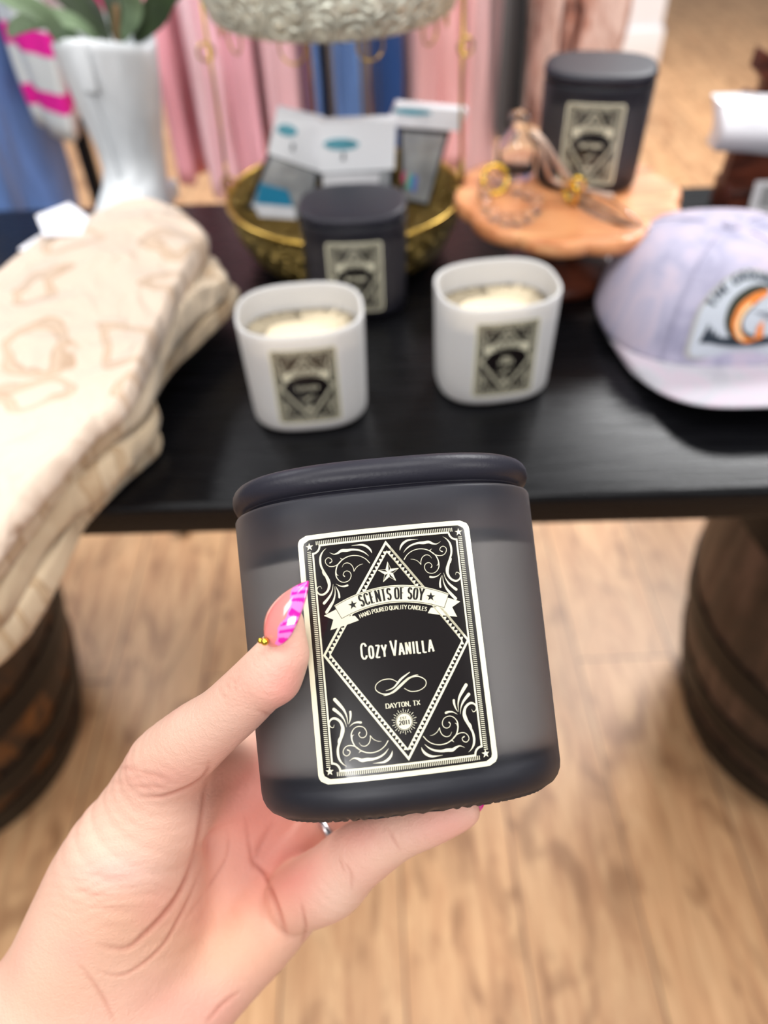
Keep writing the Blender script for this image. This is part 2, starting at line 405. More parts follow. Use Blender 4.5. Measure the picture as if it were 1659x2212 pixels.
LW, LH = 0.0492, 0.0674
def P2(u, v): return ((u - 0.5) * LW, (0.5 - v) * LH)
HM = np.array([[0.0007806944376533432, -7.753472154776352e-05, -0.0661665272022087], [6.374599916110805e-05, 0.0005852621807037972, -0.13791955038788917], [-1.2833756815201155e-06, 1.8639561241696667e-05, 1.0]])
def zuv(x, y):
    p = HM @ np.array([(640 + x / 7.541 - 600) * 3.318, (1130 + y / 7.541 - 1100) * 3.318, 1.0]); return p[0] / p[2], p[1] / p[2]
PXM = LW * 0.000236   # metres per pixel of the enlarged view
ORN = [
 [(445,475,3),(395,520,20),(355,590,42),(345,670,50),(360,760,46),(400,840,46),(445,920,62),(485,1000,78),(500,1070,66),(480,1150,52),(430,1205,48),(375,1225,44),(320,1205,34),(292,1155,26),(310,1105,15),(350,1090,12),(375,1130,4)],
 [(565,1050,3),(552,1150,18),(520,1230,40),(470,1300,55),(415,1360,66)],
 [(590,1090,3),(598,1200,20),(575,1310,44),(520,1410,66),(458,1505,70)],
 [(605,1090,3),(640,1150,26),(662,1215,42),(668,1268,46)],
 [(610,1050,3),(680,1085,20),(745,1090,36),(800,1075,46)],
 [(1165,715,18),(1100,650,16),(1010,605,16),(905,592,18),(800,612,20),(710,665,20),(640,740,22),(610,830,26),(612,920,24),(645,980,16),(700,1018,14),(765,1022,14),(830,990,14),(860,920,14),(842,865,14),(795,842,14),(748,858,12),(730,905,14),(752,930,24)],
 [(715,655,14),(655,725,18),(580,765,16),(500,768,14),(445,725,14),(432,670,14),(475,628,14),(525,645,14),(542,685,14),(508,712,26)],
 [(708,785,3),(740,730,10),(800,712,14),(860,740,14),(895,795,14),(905,850,12)],
 [(905,850,12),(945,785,12),(1005,742,9),(1060,728,3)],
 [(500,545,3),(575,572,18),(640,552,44),(700,515,66),(790,510,66),(880,497,48),(990,508,38),(1080,545,26),(1150,602,3)],
 [(860,435,3),(950,424,20),(1040,420,44),(1120,450,52),(1175,502,38),(1200,555,3)],
 [(675,630,3),(700,650,16),(735,650,16)],[(655,915,3),(625,905,16),(612,870,20)],
 [(385,850,26),(400,880,40),(420,915,30)],
]
def ornaments(A):
    for st in ORN:
        base = [(*zuv(x, y), w * PXM) for x, y, w in st]
        sm = catmull(base, 6)
        for fx in (0, 1):
            for fy in (0, 1):
                pts = [P2(1 - u if fx else u, 1 - v if fy else v) for u, v, w in sm]
                ws = [max(w, 0.00002) * (1.12 if fy else 1.0) for u, v, w in sm]
                A.strip(pts, ws)
                for e, k in ((0, 0), (-1, -1)):
                    if ws[k] > 0.00022: A.disc(pts[k], ws[k] / 2, 12)
def kite_pts(cx, T, R, B, L, y): return [P2(cx, T), P2(R, y), P2(cx, B), P2(L, y)]
def label_art(line1, line2, big=True):
    cream, ink, badge = Art(), Art(), Art()
    # frame line with quarter-round corners
    a, b, r = 0.086, 0.048, 0.0021
    x0, y0 = P2(a, 1 - b); x1, y1 = P2(1 - a, b)
    path = []
    for (cx, cy, s0) in ((x1, y1, 180), (x1, y0, 90), (x0, y0, 0), (x0, y1, -90)):
        A_ = arc(cx, cy, r, r, s0, s0 + 90, 6)
        if cx == x1 and cy == y1: A_ = arc(cx, cy, r, r, 180, 270, 6)
        if cx == x1 and cy == y0: A_ = arc(cx, cy, r, r, 90, 180, 6)
        if cx == x0 and cy == y0: A_ = arc(cx, cy, r, r, 0, 90, 6)
        if cx == x0 and cy == y1: A_ = arc(cx, cy, r, r, 270, 360, 6)
        path += A_
    path.append(path[0]); cream.strip(path, 0.00052)
    # ladder ticks
    step = 0.00052; hw = 0.0011
    xt, yt = P2(0.064, 0.037)
    x = x0 + 0.0012
    while x < x1 - 0.0010:
        for yy in (yt, -yt): cream.strip([(x, yy - hw / 2), (x, yy + hw / 2)], 0.00021)
        x += step
    y = y0 + 0.0012
    while y < y1 - 0.0010:
        for xx in (xt, -xt): cream.strip([(xx - hw / 2, y), (xx + hw / 2, y)], 0.00021)
        y += step
    for sx in (0.069, 0.931):
        for sy in (0.049, 0.951): cream.star(P2(sx, sy), 0.00115)
    ornaments(cream)
    # kite
    o = kite_pts(0.504, 0.066, 0.909, 0.933, 0.098, 0.497); i_ = kite_pts(0.505, 0.103, 0.874, 0.898, 0.131, 0.497)
    cream.strip(o + [o[0], o[1]], 0.00062, 0.002); cream.strip(i_ + [i_[0], i_[1]], 0.00032, 0.002)
    for e in range(4):
        A0, A1 = np.array(i_[e]), np.array(i_[(e + 1) % 4]); O0 = np.array(o[e]); d = A1 - A0; L = np.linalg.norm(d); d /= L
        nn = np.array([-d[1], d[0]]); nn = nn if np.dot(nn, O0 - A0) > 0 else -nn
        k = int(L / 0.00118); w = L / k; hgt = abs(np.dot(O0 - A0, nn)) - 0.0004
        for j in range(k):
            q = A0 + d * w * (j + 0.5); cream.poly([q - d * w * 0.44 + nn * 0.00012, q + d * w * 0.44 + nn * 0.00012, q + nn * hgt])
    # big star in two tones
    c = np.array(P2(0.503, 0.191)); rs = 0.0031
    S10 = [(c[0] + (rs if i % 2 == 0 else rs * 0.4) * math.cos(math.radians(90 + 36 * i)), c[1] + (rs if i % 2 == 0 else rs * 0.4) * math.sin(math.radians(90 + 36 * i))) for i in range(10)]
    cream.fan(S10, c)
    for i in range(0, 10, 2):
        A_, B_ = np.array(S10[i]), np.array(S10[(i - 1) % 10]); g = (c + A_ + B_) / 3
        ink.poly([g + (q - g) * 0.72 for q in (c, A_, B_)])
    # ribbon
    def rib(t, k):  # t -1..1, k 0 top 1 bottom
        u = 0.505 + t * (0.325 - 0.038 * k); v = (0.245 + 0.057 * t * t) * (1 - k) + (0.316 + 0.045 * t * t) * k
        return P2(u, v)
    for sgn in (-1, 1):
        tail = [(0.22, 0.352), (0.30, 0.388 - 0.026), (0.285, 0.345), (0.20, 0.30), (0.165, 0.32), (0.119, 0.338), (0.165, 0.356), (0.148, 0.398), (0.215, 0.386), (0.295, 0.362), (0.312, 0.377 - 0.004)]
        P = [(0.187, 0.318), (0.117, 0.338), (0.168, 0.358), (0.146, 0.399), (0.222, 0.388), (0.31, 0.372), (0.29, 0.352), (0.225, 0.352)]
        P = [P2(u if sgn < 0 else 1.008 - u, v) for u, v in P]; cream.fan(P, P2(0.215 if sgn < 0 else 0.793, 0.365))
    n = 48; k0 = len(cream.V)
    for j in range(n + 1):
        t = -1 + 2 * j / n
        for m in range(4):
            a_, b_ = np.array(rib(t, 0)), np.array(rib(t, 1)); cream.V.append(a_ + (b_ - a_) * m / 3)
    for j in range(n):
        for m in range(3): q = k0 + j * 4 + m; cream.F.append((q, q + 1, q + 5, q + 4))
    out = [rib(-1 + 2 * j / 30, 0.06) for j in range(31)]; bot = [rib(1 - 2 * j / 30, 0.94) for j in range(31)]
    ink.strip(out + bot + [out[0]], 0.00013)
    ink.star(rib(-0.72, 0.5), 0.0013, rot=8); ink.star(rib(0.72, 0.5), 0.0013, rot=-8)
    def onp(k, dy):
        def f(x):
            t = x / (LW * (0.325 - 0.038 * k)); p = np.array(rib(t, k)); q = np.array(rib(t + 0.01, k)); d = q - p; an = math.atan2(d[1], d[0]); return (p[0] - math.sin(an) * dy, p[1] + math.cos(an) * dy), an
        return f
    ink.text('SCENTS OF SOY', (0, 0), 0.0031, 0.00122, 0.00056, 0.00021, serif=0.26, path=onp(0.80, 0), gap=0.36)
    cream.text('HAND POURED QUALITY CANDLES', (0, 0), 0.00108, 0.00072, 0.00018, 0.00010, serif=0.12, path=onp(1.0, -0.00185), gap=0.20)
    if line2 is None:
        words = line1; sm = [0] + [i + 1 for i, ch in enumerate(words) if ch == ' ']
        cream.text(words, P2(0.506, 0.528), 0.0041, 0.00174 if len(words) > 8 else 0.0024, 0.00054, 0.00038, small=sm, gap=0.34)
    else:
        cream.text(line1, P2(0.506, 0.492), 0.0030, 0.0018, 0.0006, 0.00042, gap=0.24)
        cream.text(line2, P2(0.506, 0.548), 0.0030, 0.0018, 0.0006, 0.00042, gap=0.24)
    # calligraphic flourish
    cx, cy = P2(0.504, 0.647)
    for sg in (1, -1):
        q = [(-0.0008, 0.0009, 1.5), (-0.0025, 0.0019, 2.2), (-0.0048, 0.0019, 2), (-0.0066, 0.0009, 2), (-0.0068, -0.0006, 2.2), (-0.0050, -0.0018, 3), (-0.0025, -0.0017, 5), (-0.0002, -0.0002, 6.5), (0.002, 0.0014, 6), (0.0042, 0.0022, 3), (0.0050, 0.0022, 1)]
        q = catmull([(a_, b_, w) for a_, b_, w in q], 6)
        cream.strip([(cx + sg * a_ , cy + sg * b_ ) for a_, b_, w in q], [w * 0.00009 for a_, b_, w in q])
    q = catmull([(-0.0040, -0.0016, 1), (-0.0018, -0.0010, 4), (0.0004, 0.0010, 6), (0.0030, 0.0026, 2)], 8)
    cream.strip([(cx + a_ - 0.0002, cy + b_ + 0.0006) for a_, b_, w in q], [w * 0.00009 for a_, b_, w in q])
    cream.text('DAYTON, TX', P2(0.504, 0.731), 0.00118, 0.00098, 0.00024, 0.00013, serif=0.16, gap=0.18)
    sc = np.array(P2(0.502, 0.789)); cream.disc(sc, 0.00205, 32); cream.disc(sc, 0.00232, 32, 0.00222)
    for j in range(28):
        t = 2 * PI * j / 28; d = np.array([math.cos(t), math.sin(t)]); r1 = 0.0034 if j % 2 else 0.0030
        cream.strip([sc + d * 0.00255, sc + d * r1], 0.00013)
    badge.text('EST.', (sc[0], sc[1] + 0.00062), 0.0006, 0.00055, 0.00016, 0.00009)
    badge.text('2011', (sc[0], sc[1] - 0.00078), 0.00105, 0.00078, 0.0003, 0.00013, serif=0.2)
    return cream, ink, badge

# ------------------------------------------------------------------ candle jars
JA, JB, JE, JH = 0.0475, 0.0385, 2.7, 0.0895
def taper(z): return 0.955 + 0.045 * min(1, max(0, z / JH)) ** 0.9
_arc = []
def _build_arc():
    s = 0; px = -0.9999 * JA; N = 2000; last = None
    for i in range(N + 1):
        x = -JA * math.cos(PI * i / N) * 0.99999
        y = -JB * (max(0, 1 - abs(x / JA) ** JE)) ** (1 / JE)
        if last is not None: s += math.hypot(x - last[0], y - last[1])
        last = (x, y); _arc.append((s, x, y))
    mid = s / 2
    for i in range(len(_arc)): _arc[i] = (_arc[i][0] - mid, _arc[i][1], _arc[i][2])
_build_arc(); _as = np.array([a[0] for a in _arc]); _ax = np.array([a[1] for a in _arc]); _ay = np.array([a[2] for a in _arc])
def on_jar(s, z, off):
    k = taper(z); s = s / k
    x = np.interp(s, _as, _ax) * k; y = np.interp(s, _as, _ay) * k
    x2 = np.interp(s + 0.0004, _as, _ax) * k; y2 = np.interp(s + 0.0004, _as, _ay) * k
    tx, ty = x2 - x, y2 - y; L = math.hypot(tx, ty) or 1; nx, ny = ty / L, -tx / L
    return (x + nx * off, y + ny * off, z)

def glass_mat(name, col, rough, trans, diff):
    t = NT(name); b = t.b; b.inputs['Base Color'].default_value = (*col, 1); b.inputs['Roughness'].default_value = rough
    b.inputs['Transmission Weight'].default_value = 1.0; b.inputs['IOR'].default_value = 1.25; b.inputs['Specular IOR Level'].default_value = 0.5
    d = t.n('ShaderNodeBsdfPrincipled'); d.inputs['Base Color'].default_value = (*diff, 1); d.inputs['Roughness'].default_value = 0.42
    mx = t.n('ShaderNodeMixShader'); mx.inputs[0].default_value = trans
    t.l(d.outputs[0], mx.inputs[1]); t.l(b.outputs[0], mx.inputs[2]); t.l(mx.outputs[0], t.out.inputs['Surface'])
    nz = t.noise(t.coords(), 900, 2); bp = t.n('ShaderNodeBump'); bp.inputs['Strength'].default_value = 0.05; bp.inputs['Distance'].default_value = 0.0005
    t.l(nz, bp.inputs['Height']); t.l(bp.outputs[0], d.inputs['Normal'])
    return t.m
def shell_mat(name, col, f, tint, rough):
    t = NT(name); t.b.inputs['Base Color'].default_value = (*col, 1); t.b.inputs['Roughness'].default_value = rough; t.b.inputs['Specular IOR Level'].default_value = 0.6
    tr = t.n('ShaderNodeBsdfTransparent'); tr.inputs[0].default_value = (*tint, 1)
    mx = t.n('ShaderNodeMixShader'); mx.inputs[0].default_value = f
    t.l(t.b.outputs[0], mx.inputs[1]); t.l(tr.outputs[0], mx.inputs[2]); t.l(mx.outputs[0], t.out.inputs['Surface'])
    t.bump(t.noise(t.coords(), 900, 2), 0.06, 0.0005); return t.m
MAT['smoke'] = glass_mat('frosted_smoke_glass', (0.84, 0.84, 0.89), 0.55, 0.72, lin((42, 43, 54)))
MAT['smoke_shaded'] = glass_mat('shaded_frosted_smoke_glass', (0.68, 0.67, 0.72), 0.5, 0.60, lin((34, 33, 44)))  # same glass as the held jar; weaker light at the rear put into the tint
MAT['smokebase'] = M('thick_smoke_glass_base', (24, 24, 30), 0.4)
MAT['frost'] = glass_mat('frosted_white_glass', (0.97, 0.97, 0.97), 0.35, 0.40, lin((243, 241, 240)))
MAT['lidm'] = M('matte_charcoal_lid', (38, 37, 46), 0.42, var=0.05, vs=60, bump=0.05, bs=900, spec=0.35)
MAT['wax'] = M('soy_wax', (226, 216, 196), 0.6, var=0.02)
MAT['wax2'] = M('cream_soy_wax', (222, 206, 176), 0.7, var=0.02)
MAT['cream'] = M('label_cream_gloss', (232, 226, 198), 0.22, var=0.01, spec=0.5, coat=0.3)
MAT['inkbg'] = M('label_black_gloss', (22, 17, 17), 0.2, var=0.1, vs=2000, spec=0.5, coat=0.3)
MAT['ink'] = M('label_print_black', (24, 20, 20), 0.3)
MAT['print'] = M('label_print_cream', (228, 222, 196), 0.25, coat=0.2)
MAT['wick'] = M('cotton_wick', (240, 236, 225), 0.9)

def jar_glass():
    N = 252; rings = []
    for k in range(0, 7):    # outer: rounded base edge
        a = PI / 2 * k / 6; ins = 0.0075 * (1 - math.sin(a)); z = 0.0075 * (1 - math.cos(a)) * 0.95
        rings.append(se((JA - ins) * taper(z), (JB - ins) * taper(z), N, z + 0.0, JE))
    for k in (0, 1, 2):
        amp = (0.0009, 0.0008, 0.00035)[k]
        rings[k] = [(x * (1 + 0.0), y, z - amp * (0.5 + 0.5 * math.cos(2 * PI * i / 3.0)) + 0.0006) for i, (x, y, z) in enumerate(rings[k])]
    for z in np.linspace(0.012, JH - 0.0012, 14): rings.append(se(JA * taper(z), JB * taper(z), N, z, JE))
    for ins, z in ((0.0004, JH - 0.0004), (0.0012, JH), (0.0022, JH - 0.0003), (0.0026, JH - 0.0012)):
        rings.append(se((JA - ins) * taper(z), (JB - ins) * taper(z), N, z, JE))
    for z in np.linspace(JH - 0.004, 0.016, 10): rings.append(se((JA - 0.0026) * taper(z), (JB - 0.0026) * taper(z), N, z, JE))
    for ins, z in ((0.0035, 0.0125), (0.006, 0.011), (0.012, 0.0105)):
        rings.append(se((JA - ins) * taper(z), (JB - ins) * taper(z), N, z, JE))
    return loft(rings)
def jar_wax(top, fillet=0.005):
    rings = [se((JA - 0.012), (JB - 0.012), 96, 0.0112, JE), se((JA - 0.0066) * 0.96, (JB - 0.0066) * 0.96, 96, 0.0117, JE)]
    rings[1:] = [se((JA - 0.0028 - 0.005 * (1 - math.sin(a))) * .965, (JB - 0.0028 - 0.005 * (1 - math.sin(a))) * .965, 96, 0.0112 + 0.006 * (1 - math.cos(a)), JE) for a in [PI / 2 * k / 7 for k in range(1, 8)]]
    for z in np.linspace(0.0185, top - 0.006, 8): rings.append(se((JA - 0.0028) * taper(z), (JB - 0.0028) * taper(z), 96, z, JE))
    for a in [PI / 2 * k / 8 for k in range(1, 9)]: rings.append(se((JA - 0.0028 - fillet * (1 - math.cos(a))) * taper(top), (JB - 0.0028 - fillet * (1 - math.cos(a))) * taper(top), 96, top - 0.006 + 0.006 * (math.sin(a) if fillet > .002 else a / (PI / 2)), JE)); rings.append(se((JA - 0.02), (JB - 0.02), 96, top - 0.0003, JE))
    return loft(rings)
def jar_lid():
    rings = [se(JA - 0.0032, JB - 0.0032, 128, JH - 0.004, JE), se(JA - 0.0032, JB - 0.0032, 128, JH + 0.0013, JE)]
    r = 0.0042
    for k in range(0, 11):
        a = -PI / 2 + PI * k / 10; rings.append(se(JA - r * 0.8 + r * math.cos(a) * 0.9, JB - r * 0.8 + r * math.cos(a) * 0.9, 128, JH + 0.0013 + r + r * math.sin(a), JE))
    for i, z in ((0.012, JH + 0.0098), (0.025, JH + 0.0099)): rings.append(se(JA - i, JB - i, 128, z, JE))
    return loft(rings)
GEO_GLASS, GEO_LID, GEO_WAX = jar_glass(), jar_lid(), jar_wax(0.0770); GEO_WAX2 = jar_wax(0.068, 0.0006)
CREAMBG = None
def sheet(w, h, rc, off, s0, z0, nx=60, ny=80):
    V, F = [], []
    for j in range(ny + 1):
        y = -h / 2 + h * j / ny; dy = h / 2 - abs(y)
        e = rc - math.sqrt(max(0, rc * rc - (rc - dy) ** 2)) if dy < rc else 0
        if dy < 1e-9: e = rc
        for i in range(nx + 1): V.append(on_jar(s0 + (-w / 2 + e) + (w - 2 * e) * i / nx, z0 + y, off))
    for j in range(ny):
        for i in range(nx): a = j * (nx + 1) + i; F.append((a, a + 1, a + nx + 2, a + nx + 1))
    return V, F
def jar(loc, rotz, label, group, dark, l1, l2, lid=True, mat=None, ls=0.0, lz=None):
    r = root('candle_jar', loc, label, 'candle', group, mat if mat is not None else Matrix.Translation(loc) @ Matrix.Rotation(rotz, 4, 'Z'))
    mk('glass', GEO_GLASS, MAT[('smoke' if mat is not None else 'smoke_shaded') if dark else 'frost'], r, local=True)
    if dark: mk('glass_base', loft([se(JA * .955 - i, JB * .955 - i, 128, z, JE) for i, z in ((.0125, .0012), (.0075, .0016), (.0035, .0045), (.0018, .0080), (.0034, .0104), (.012, .0105))]), MAT['smokebase'], r, local=True)
    mk('wax', GEO_WAX if dark else GEO_WAX2, MAT['wax' if dark else 'wax2'], r, local=True)
    if lid: mk('lid', GEO_LID, MAT['lidm'], r, local=True)
    z0 = lz if lz else 0.0447
    lb = mk('label', sheet(LW, LH, 0.0026, 0.00016, ls, z0), MAT['cream'], r, local=True)
    mk('label_panel', sheet(LW * 0.936, LH * 0.960, 0.0018, 0.00022, ls, z0), MAT['inkbg'], lb, local=True)
    A, B, Bd = label_art(l1, l2)
    mk('label_print', ([on_jar(v[0] + ls, z0 + v[1], 0.00028) for v in A.V], A.F), MAT['print'], lb, local=True, smooth=True)
    mk('badge_lettering', ([on_jar(v[0] + ls, z0 + v[1], 0.00034) for v in Bd.V], Bd.F), MAT['ink'], lb, local=True, smooth=True)
    mk('label_lettering', ([on_jar(v[0] + ls, z0 + v[1], 0.00034) for v in B.V], B.F), MAT['ink'], lb, local=True, smooth=True)
    return r

# the jar in the hand
jc = (856, 1402, 0.2475)
r0 = np.array([(jc[0] - W / 2) / FPX, -(jc[1] - H / 2) / FPX, 1.0]); r0 /= np.linalg.norm(r0)
zj = np.array([-0.108, 0.994, 0.185]); zj /= np.linalg.norm(zj)
xj = np.array([0.99, 0.115, 0.085]); xj -= zj * xj.dot(zj); xj /= np.linalg.norm(xj)
yj = -np.cross(xj, zj)           # camera axes are left-handed (depth forward), so Y points away from the viewer
if yj[2] < 0: yj = -yj
def c2w_dir(v): return RT * v[0] + UP * v[1] + FW * v[2]
cen = np.array([(jc[0] - W / 2) / FPX * jc[2], -(jc[1] - H / 2) / FPX * jc[2], jc[2]])
base = cen - zj * (JH / 2)
X_, Y_, Z_, B_ = c2w_dir(xj), c2w_dir(yj), c2w_dir(zj), cam2w(*base)
HELD = Matrix(((X_.x, Y_.x, Z_.x, B_.x), (X_.y, Y_.y, Z_.y, B_.y), (X_.z, Y_.z, Z_.z, B_.z), (0, 0, 0, 1)))
jar(None, 0, 'large dark frosted candle jar held up in the hand, label reads Cozy Vanilla', 'dark candle jars', True, 'COZY VANILLA', None, mat=HELD, ls=-0.0030)

# the jars on the table
def put_jar(pxc, pyc, h, turn, *a, **k):
    p = G(pxc, pyc, h); return jar(Vector((p.x, p.y, h)), turn, *a, **k)
put_jar(672, 875, TZ, math.radians(4), 'open white frosted candle jar nearer the folded cream garments', 'white candle jars', False, 'LEATHER', None, lid=False)
put_jar(1058, 820, TZ, math.radians(7), 'open white frosted candle jar nearer the lavender cap', 'white candle jars', False, 'FALL', 'LEAVES', lid=False)
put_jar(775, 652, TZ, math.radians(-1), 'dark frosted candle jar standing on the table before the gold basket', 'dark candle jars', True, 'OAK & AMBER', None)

# ------------------------------------------------------------------ the hand (one continuous surface grown from tapered limbs)
def hp(px, py, z): return np.array([(px - W / 2) / FPX * z, -(py - H / 2) / FPX * z, z])
HV = 0.00088
LO = np.array([-0.225, -0.300, 0.180]); HI = np.array([0.050, 0.0, 0.352])
NX, NY, NZ = [int((HI[i] - LO[i]) / HV) + 1 for i in range(3)]
gx = (LO[0] + HV * np.arange(NX)).astype(np.float32); gy = (LO[1] + HV * np.arange(NY)).astype(np.float32); gz = (LO[2] + HV * np.arange(NZ)).astype(np.float32)
D = np.full((NX, NY, NZ), 0.05, np.float32)
def sub(a, b, m):
    lo = np.minimum(a, b) - m; hi = np.maximum(a, b) + m; s = []
    for i, n in enumerate((NX, NY, NZ)):
        i0 = max(0, int((lo[i] - LO[i]) / HV)); i1 = min(n, int((hi[i] - LO[i]) / HV) + 2); s.append(slice(i0, max(i0, i1)))
    return tuple(s)
def chain(pts, k):
    """a limb: tapered segments through the joints, melted into what is already there"""
    q = catmull([(*hp(x, y, z), r) for x, y, z, r in pts], 4)
    P = np.array([v[:3] for v in q]); Rr = [float(v[3]) for v in q]
    s = sub(P.min(0), P.max(0), max(Rr) + k + 0.004)
    X0 = gx[s[0]][:, None, None]; Y0 = gy[s[1]][None, :, None]; Z0 = gz[s[2]][None, None, :]
    o = D[s]; T = np.full(o.shape, 0.05, np.float32)
    for a, b, ra, rb in zip(P, P[1:], Rr, Rr[1:]):
        ss = sub(a, b, max(ra, rb) + k + 0.004)
        l = tuple(slice(ss[i].start - s[i].start, ss[i].stop - s[i].start) for i in range(3))
        X = gx[ss[0]][:, None, None] - np.float32(a[0]); Y = gy[ss[1]][None, :, None] - np.float32(a[1]); Z = gz[ss[2]][None, None, :] - np.float32(a[2])
        d = (b - a).astype(np.float32); L2 = float(d @ d) + 1e-12
        t = np.clip((X * d[0] + Y * d[1] + Z * d[2]) / L2, 0, 1)
        q_ = np.sqrt((X - t * d[0]) ** 2 + (Y - t * d[1]) ** 2 + (Z - t * d[2]) ** 2) - (ra + (rb - ra) * t)
        T[l] = np.minimum(T[l], q_)
    h = np.clip(0.5 + 0.5 * (T - o) / k, 0, 1)
    D[s] = T * (1 - h) + o * h - k * h * (1 - h)
# forearm and wrist
chain([(250, 2190, .278, .021), (130, 2310, .278, .0225), (-60, 2480, .276, .024), (-380, 2780, .270, .027)], .014)
chain([(330, 2220, .285, .018), (150, 2380, .282, .0205), (-20, 2600, .278, .023), (-300, 2900, .272, .026)], .014)
chain([(60, 2200, .272, .017), (-50, 2330, .272, .020), (-330, 2640, .268, .024)], .014)
# heel of the hand, thenar and hypothenar
chain([(345, 1735, .262, .0165), (270, 1860, .266, .0215), (215, 1970, .270, .0225), (140, 2110, .272, .0215), (60, 2230, .272, .019)], .012)
chain([(330, 1900, .276, .018), (310, 2010, .278, .021), (240, 2120, .278, .020)], .012)
chain([(612, 1965, .293, .0105), (545, 2020, .291, .0155), (430, 2105, .287, .0185), (300, 2210, .283, .019)], .011)
# metacarpals
chain([(300, 2130, .288, .017), (430, 1850, .299, .0125), (545, 1660, .306, .0118)], .010)
chain([(320, 2140, .290, .017), (480, 1900, .303, .0125), (600, 1735, .3105, .0122)], .010)
chain([(360, 2150, .291, .017), (530, 1960, .304, .0125), (648, 1835, .310, .0118)], .010)
chain([(420, 2150, .291, .016), (560, 2010, .299, .0125), (665, 1915, .296, .0115)], .010)
# web between thumb and index
chain([(410, 1630, .250, .0085), (470, 1640, .275, .0075), (540, 1640, .300, .0085)], .012)
chain([(370, 1720, .262, .010), (460, 1720, .285, .009), (560, 1700, .303, .009)], .012)
# thumb
chain([(345, 1735, .262, .0165), (362, 1655, .250, .0132), (415, 1602, .237, .0110), (480, 1550, .225, .0093), (528, 1507, .2165, .0086), (575, 1458, .2095, .0080), (606, 1412, .2065, .0066), (622, 1372, .2055, .0050), (632, 1340, .205, .0032)], .006)
chain([(596, 1462, .2085, .0068), (618, 1420, .2068, .0056)], .004)
# index, middle and ring finger go behind the jar
chain([(545, 1660, .304, .0112), (690, 1545, .3105, .0092), (835, 1470, .3115, .0085), (930, 1440, .306, .0068), (950, 1434, .304, .006)], .0035)
chain([(600, 1735, .309, .0112), (760, 1640, .3125, .0094), (900, 1580, .3125, .0086), (1000, 1545, .3075, .0068), (1020, 1538, .306, .006)], .0035)
chain([(648, 1835, .308, .0105), (735, 1765, .3025, .0088), (860, 1680, .307, .0082), (960, 1640, .305, .0065), (985, 1632, .304, .006)], .003)
# little finger carries the base
chain([(648, 1935, .286, .0125), (712, 1903, .2735, .0128), (762, 1857, .2655, .0112), (845, 1803, .2585, .0094), (925, 1777, .2535, .0076), (982, 1760, .2525, .0060), (1004, 1753, .2525, .0050)], .0028)

def surface_nets(D):
    S = D < 0
    c = np.zeros((NX - 1, NY - 1, NZ - 1), np.uint8)
    for i in (0, 1):
        for j in (0, 1):
            for k in (0, 1): c += S[i:NX - 1 + i, j:NY - 1 + j, k:NZ - 1 + k]
    act = (c > 0) & (c < 8); idx = np.argwhere(act); n = len(idx)
    vid = np.full(act.shape, -1, np.int32); vid[act] = np.arange(n)
    acc = np.zeros((n, 3)); cnt = np.zeros(n)
    cor = [(i, j, k) for i in (0, 1) for j in (0, 1) for k in (0, 1)]
    val = {q: D[idx[:, 0] + q[0], idx[:, 1] + q[1], idx[:, 2] + q[2]].astype(float) for q in cor}
    for a in cor:
        for ax in range(3):
            if a[ax]: continue
            b = list(a); b[ax] = 1; b = tuple(b); va, vb = val[a], val[b]; m = (va < 0) != (vb < 0)
            t = np.where(m, va / np.where(m, va - vb, 1), 0); p = np.tile(np.array(a, float), (n, 1)); p[:, ax] += t
            acc[m] += p[m]; cnt[m] += 1
    V = (idx + acc / cnt[:, None]) * HV + LO
    F = []
    for ax in range(3):
        s0 = [slice(0, None)] * 3; s1 = [slice(0, None)] * 3; s0[ax] = slice(0, -1); s1[ax] = slice(1, None)
        A_ = S[tuple(s0)]; B_ = S[tuple(s1)]; e = np.argwhere(A_ != B_)
        o = [i for i in range(3) if i != ax]
        e = e[(e[:, o[0]] > 0) & (e[:, o[1]] > 0) & (e[:, o[0]] < act.shape[o[0]]) & (e[:, o[1]] < act.shape[o[1]])]
        ins = A_[e[:, 0], e[:, 1], e[:, 2]]
        def g(d0, d1):
            q = e.copy(); q[:, o[0]] += d0; q[:, o[1]] += d1; return vid[q[:, 0], q[:, 1], q[:, 2]]
        q = np.stack([g(-1, -1), g(0, -1), g(0, 0), g(-1, 0)], 1)
        flip = ins if ax != 1 else ~ins
        q[~flip] = q[~flip][:, ::-1]; F.append(q[(q >= 0).all(1)])
    return V, np.concatenate(F)
HVt, HF = surface_nets(D)
def grad(V):
    p = (V - LO) / HV; i = np.clip(np.round(p).astype(int), 2, np.array([NX, NY, NZ]) - 3); g = []
    for a in range(3):
        d = np.zeros(3, int); d[a] = 2; u = i + d; l_ = i - d
        g.append(D[u[:, 0], u[:, 1], u[:, 2]] - D[l_[:, 0], l_[:, 1], l_[:, 2]])
    g = np.stack(g, 1); return g / (np.linalg.norm(g, axis=1)[:, None] + 1e-9)
NRM = grad(HVt)
PXV = np.stack([HVt[:, 0] / HVt[:, 2] * FPX + W / 2, H / 2 - HVt[:, 1] / HVt[:, 2] * FPX], 1)
front = np.clip(-NRM[:, 2] * 1.6 + 0.25, 0, 1)
def dist_poly(P, poly):
    best = np.full(len(P), 1e9); tt_ = np.zeros(len(P)); m = len(poly) - 1
    for i, (a, b) in enumerate(zip(poly, poly[1:])):
        a = np.array(a, float); b = np.array(b, float); d = b - a; t = np.clip(((P - a) @ d) / (d @ d), 0, 1)
        q = np.linalg.norm(P - a - t[:, None] * d, axis=1); w = q < best; best[w] = q[w]; tt_[w] = (i + t[w]) / m
    return best, np.sin(PI * np.clip(tt_, 0.02, 0.98)) ** 0.7
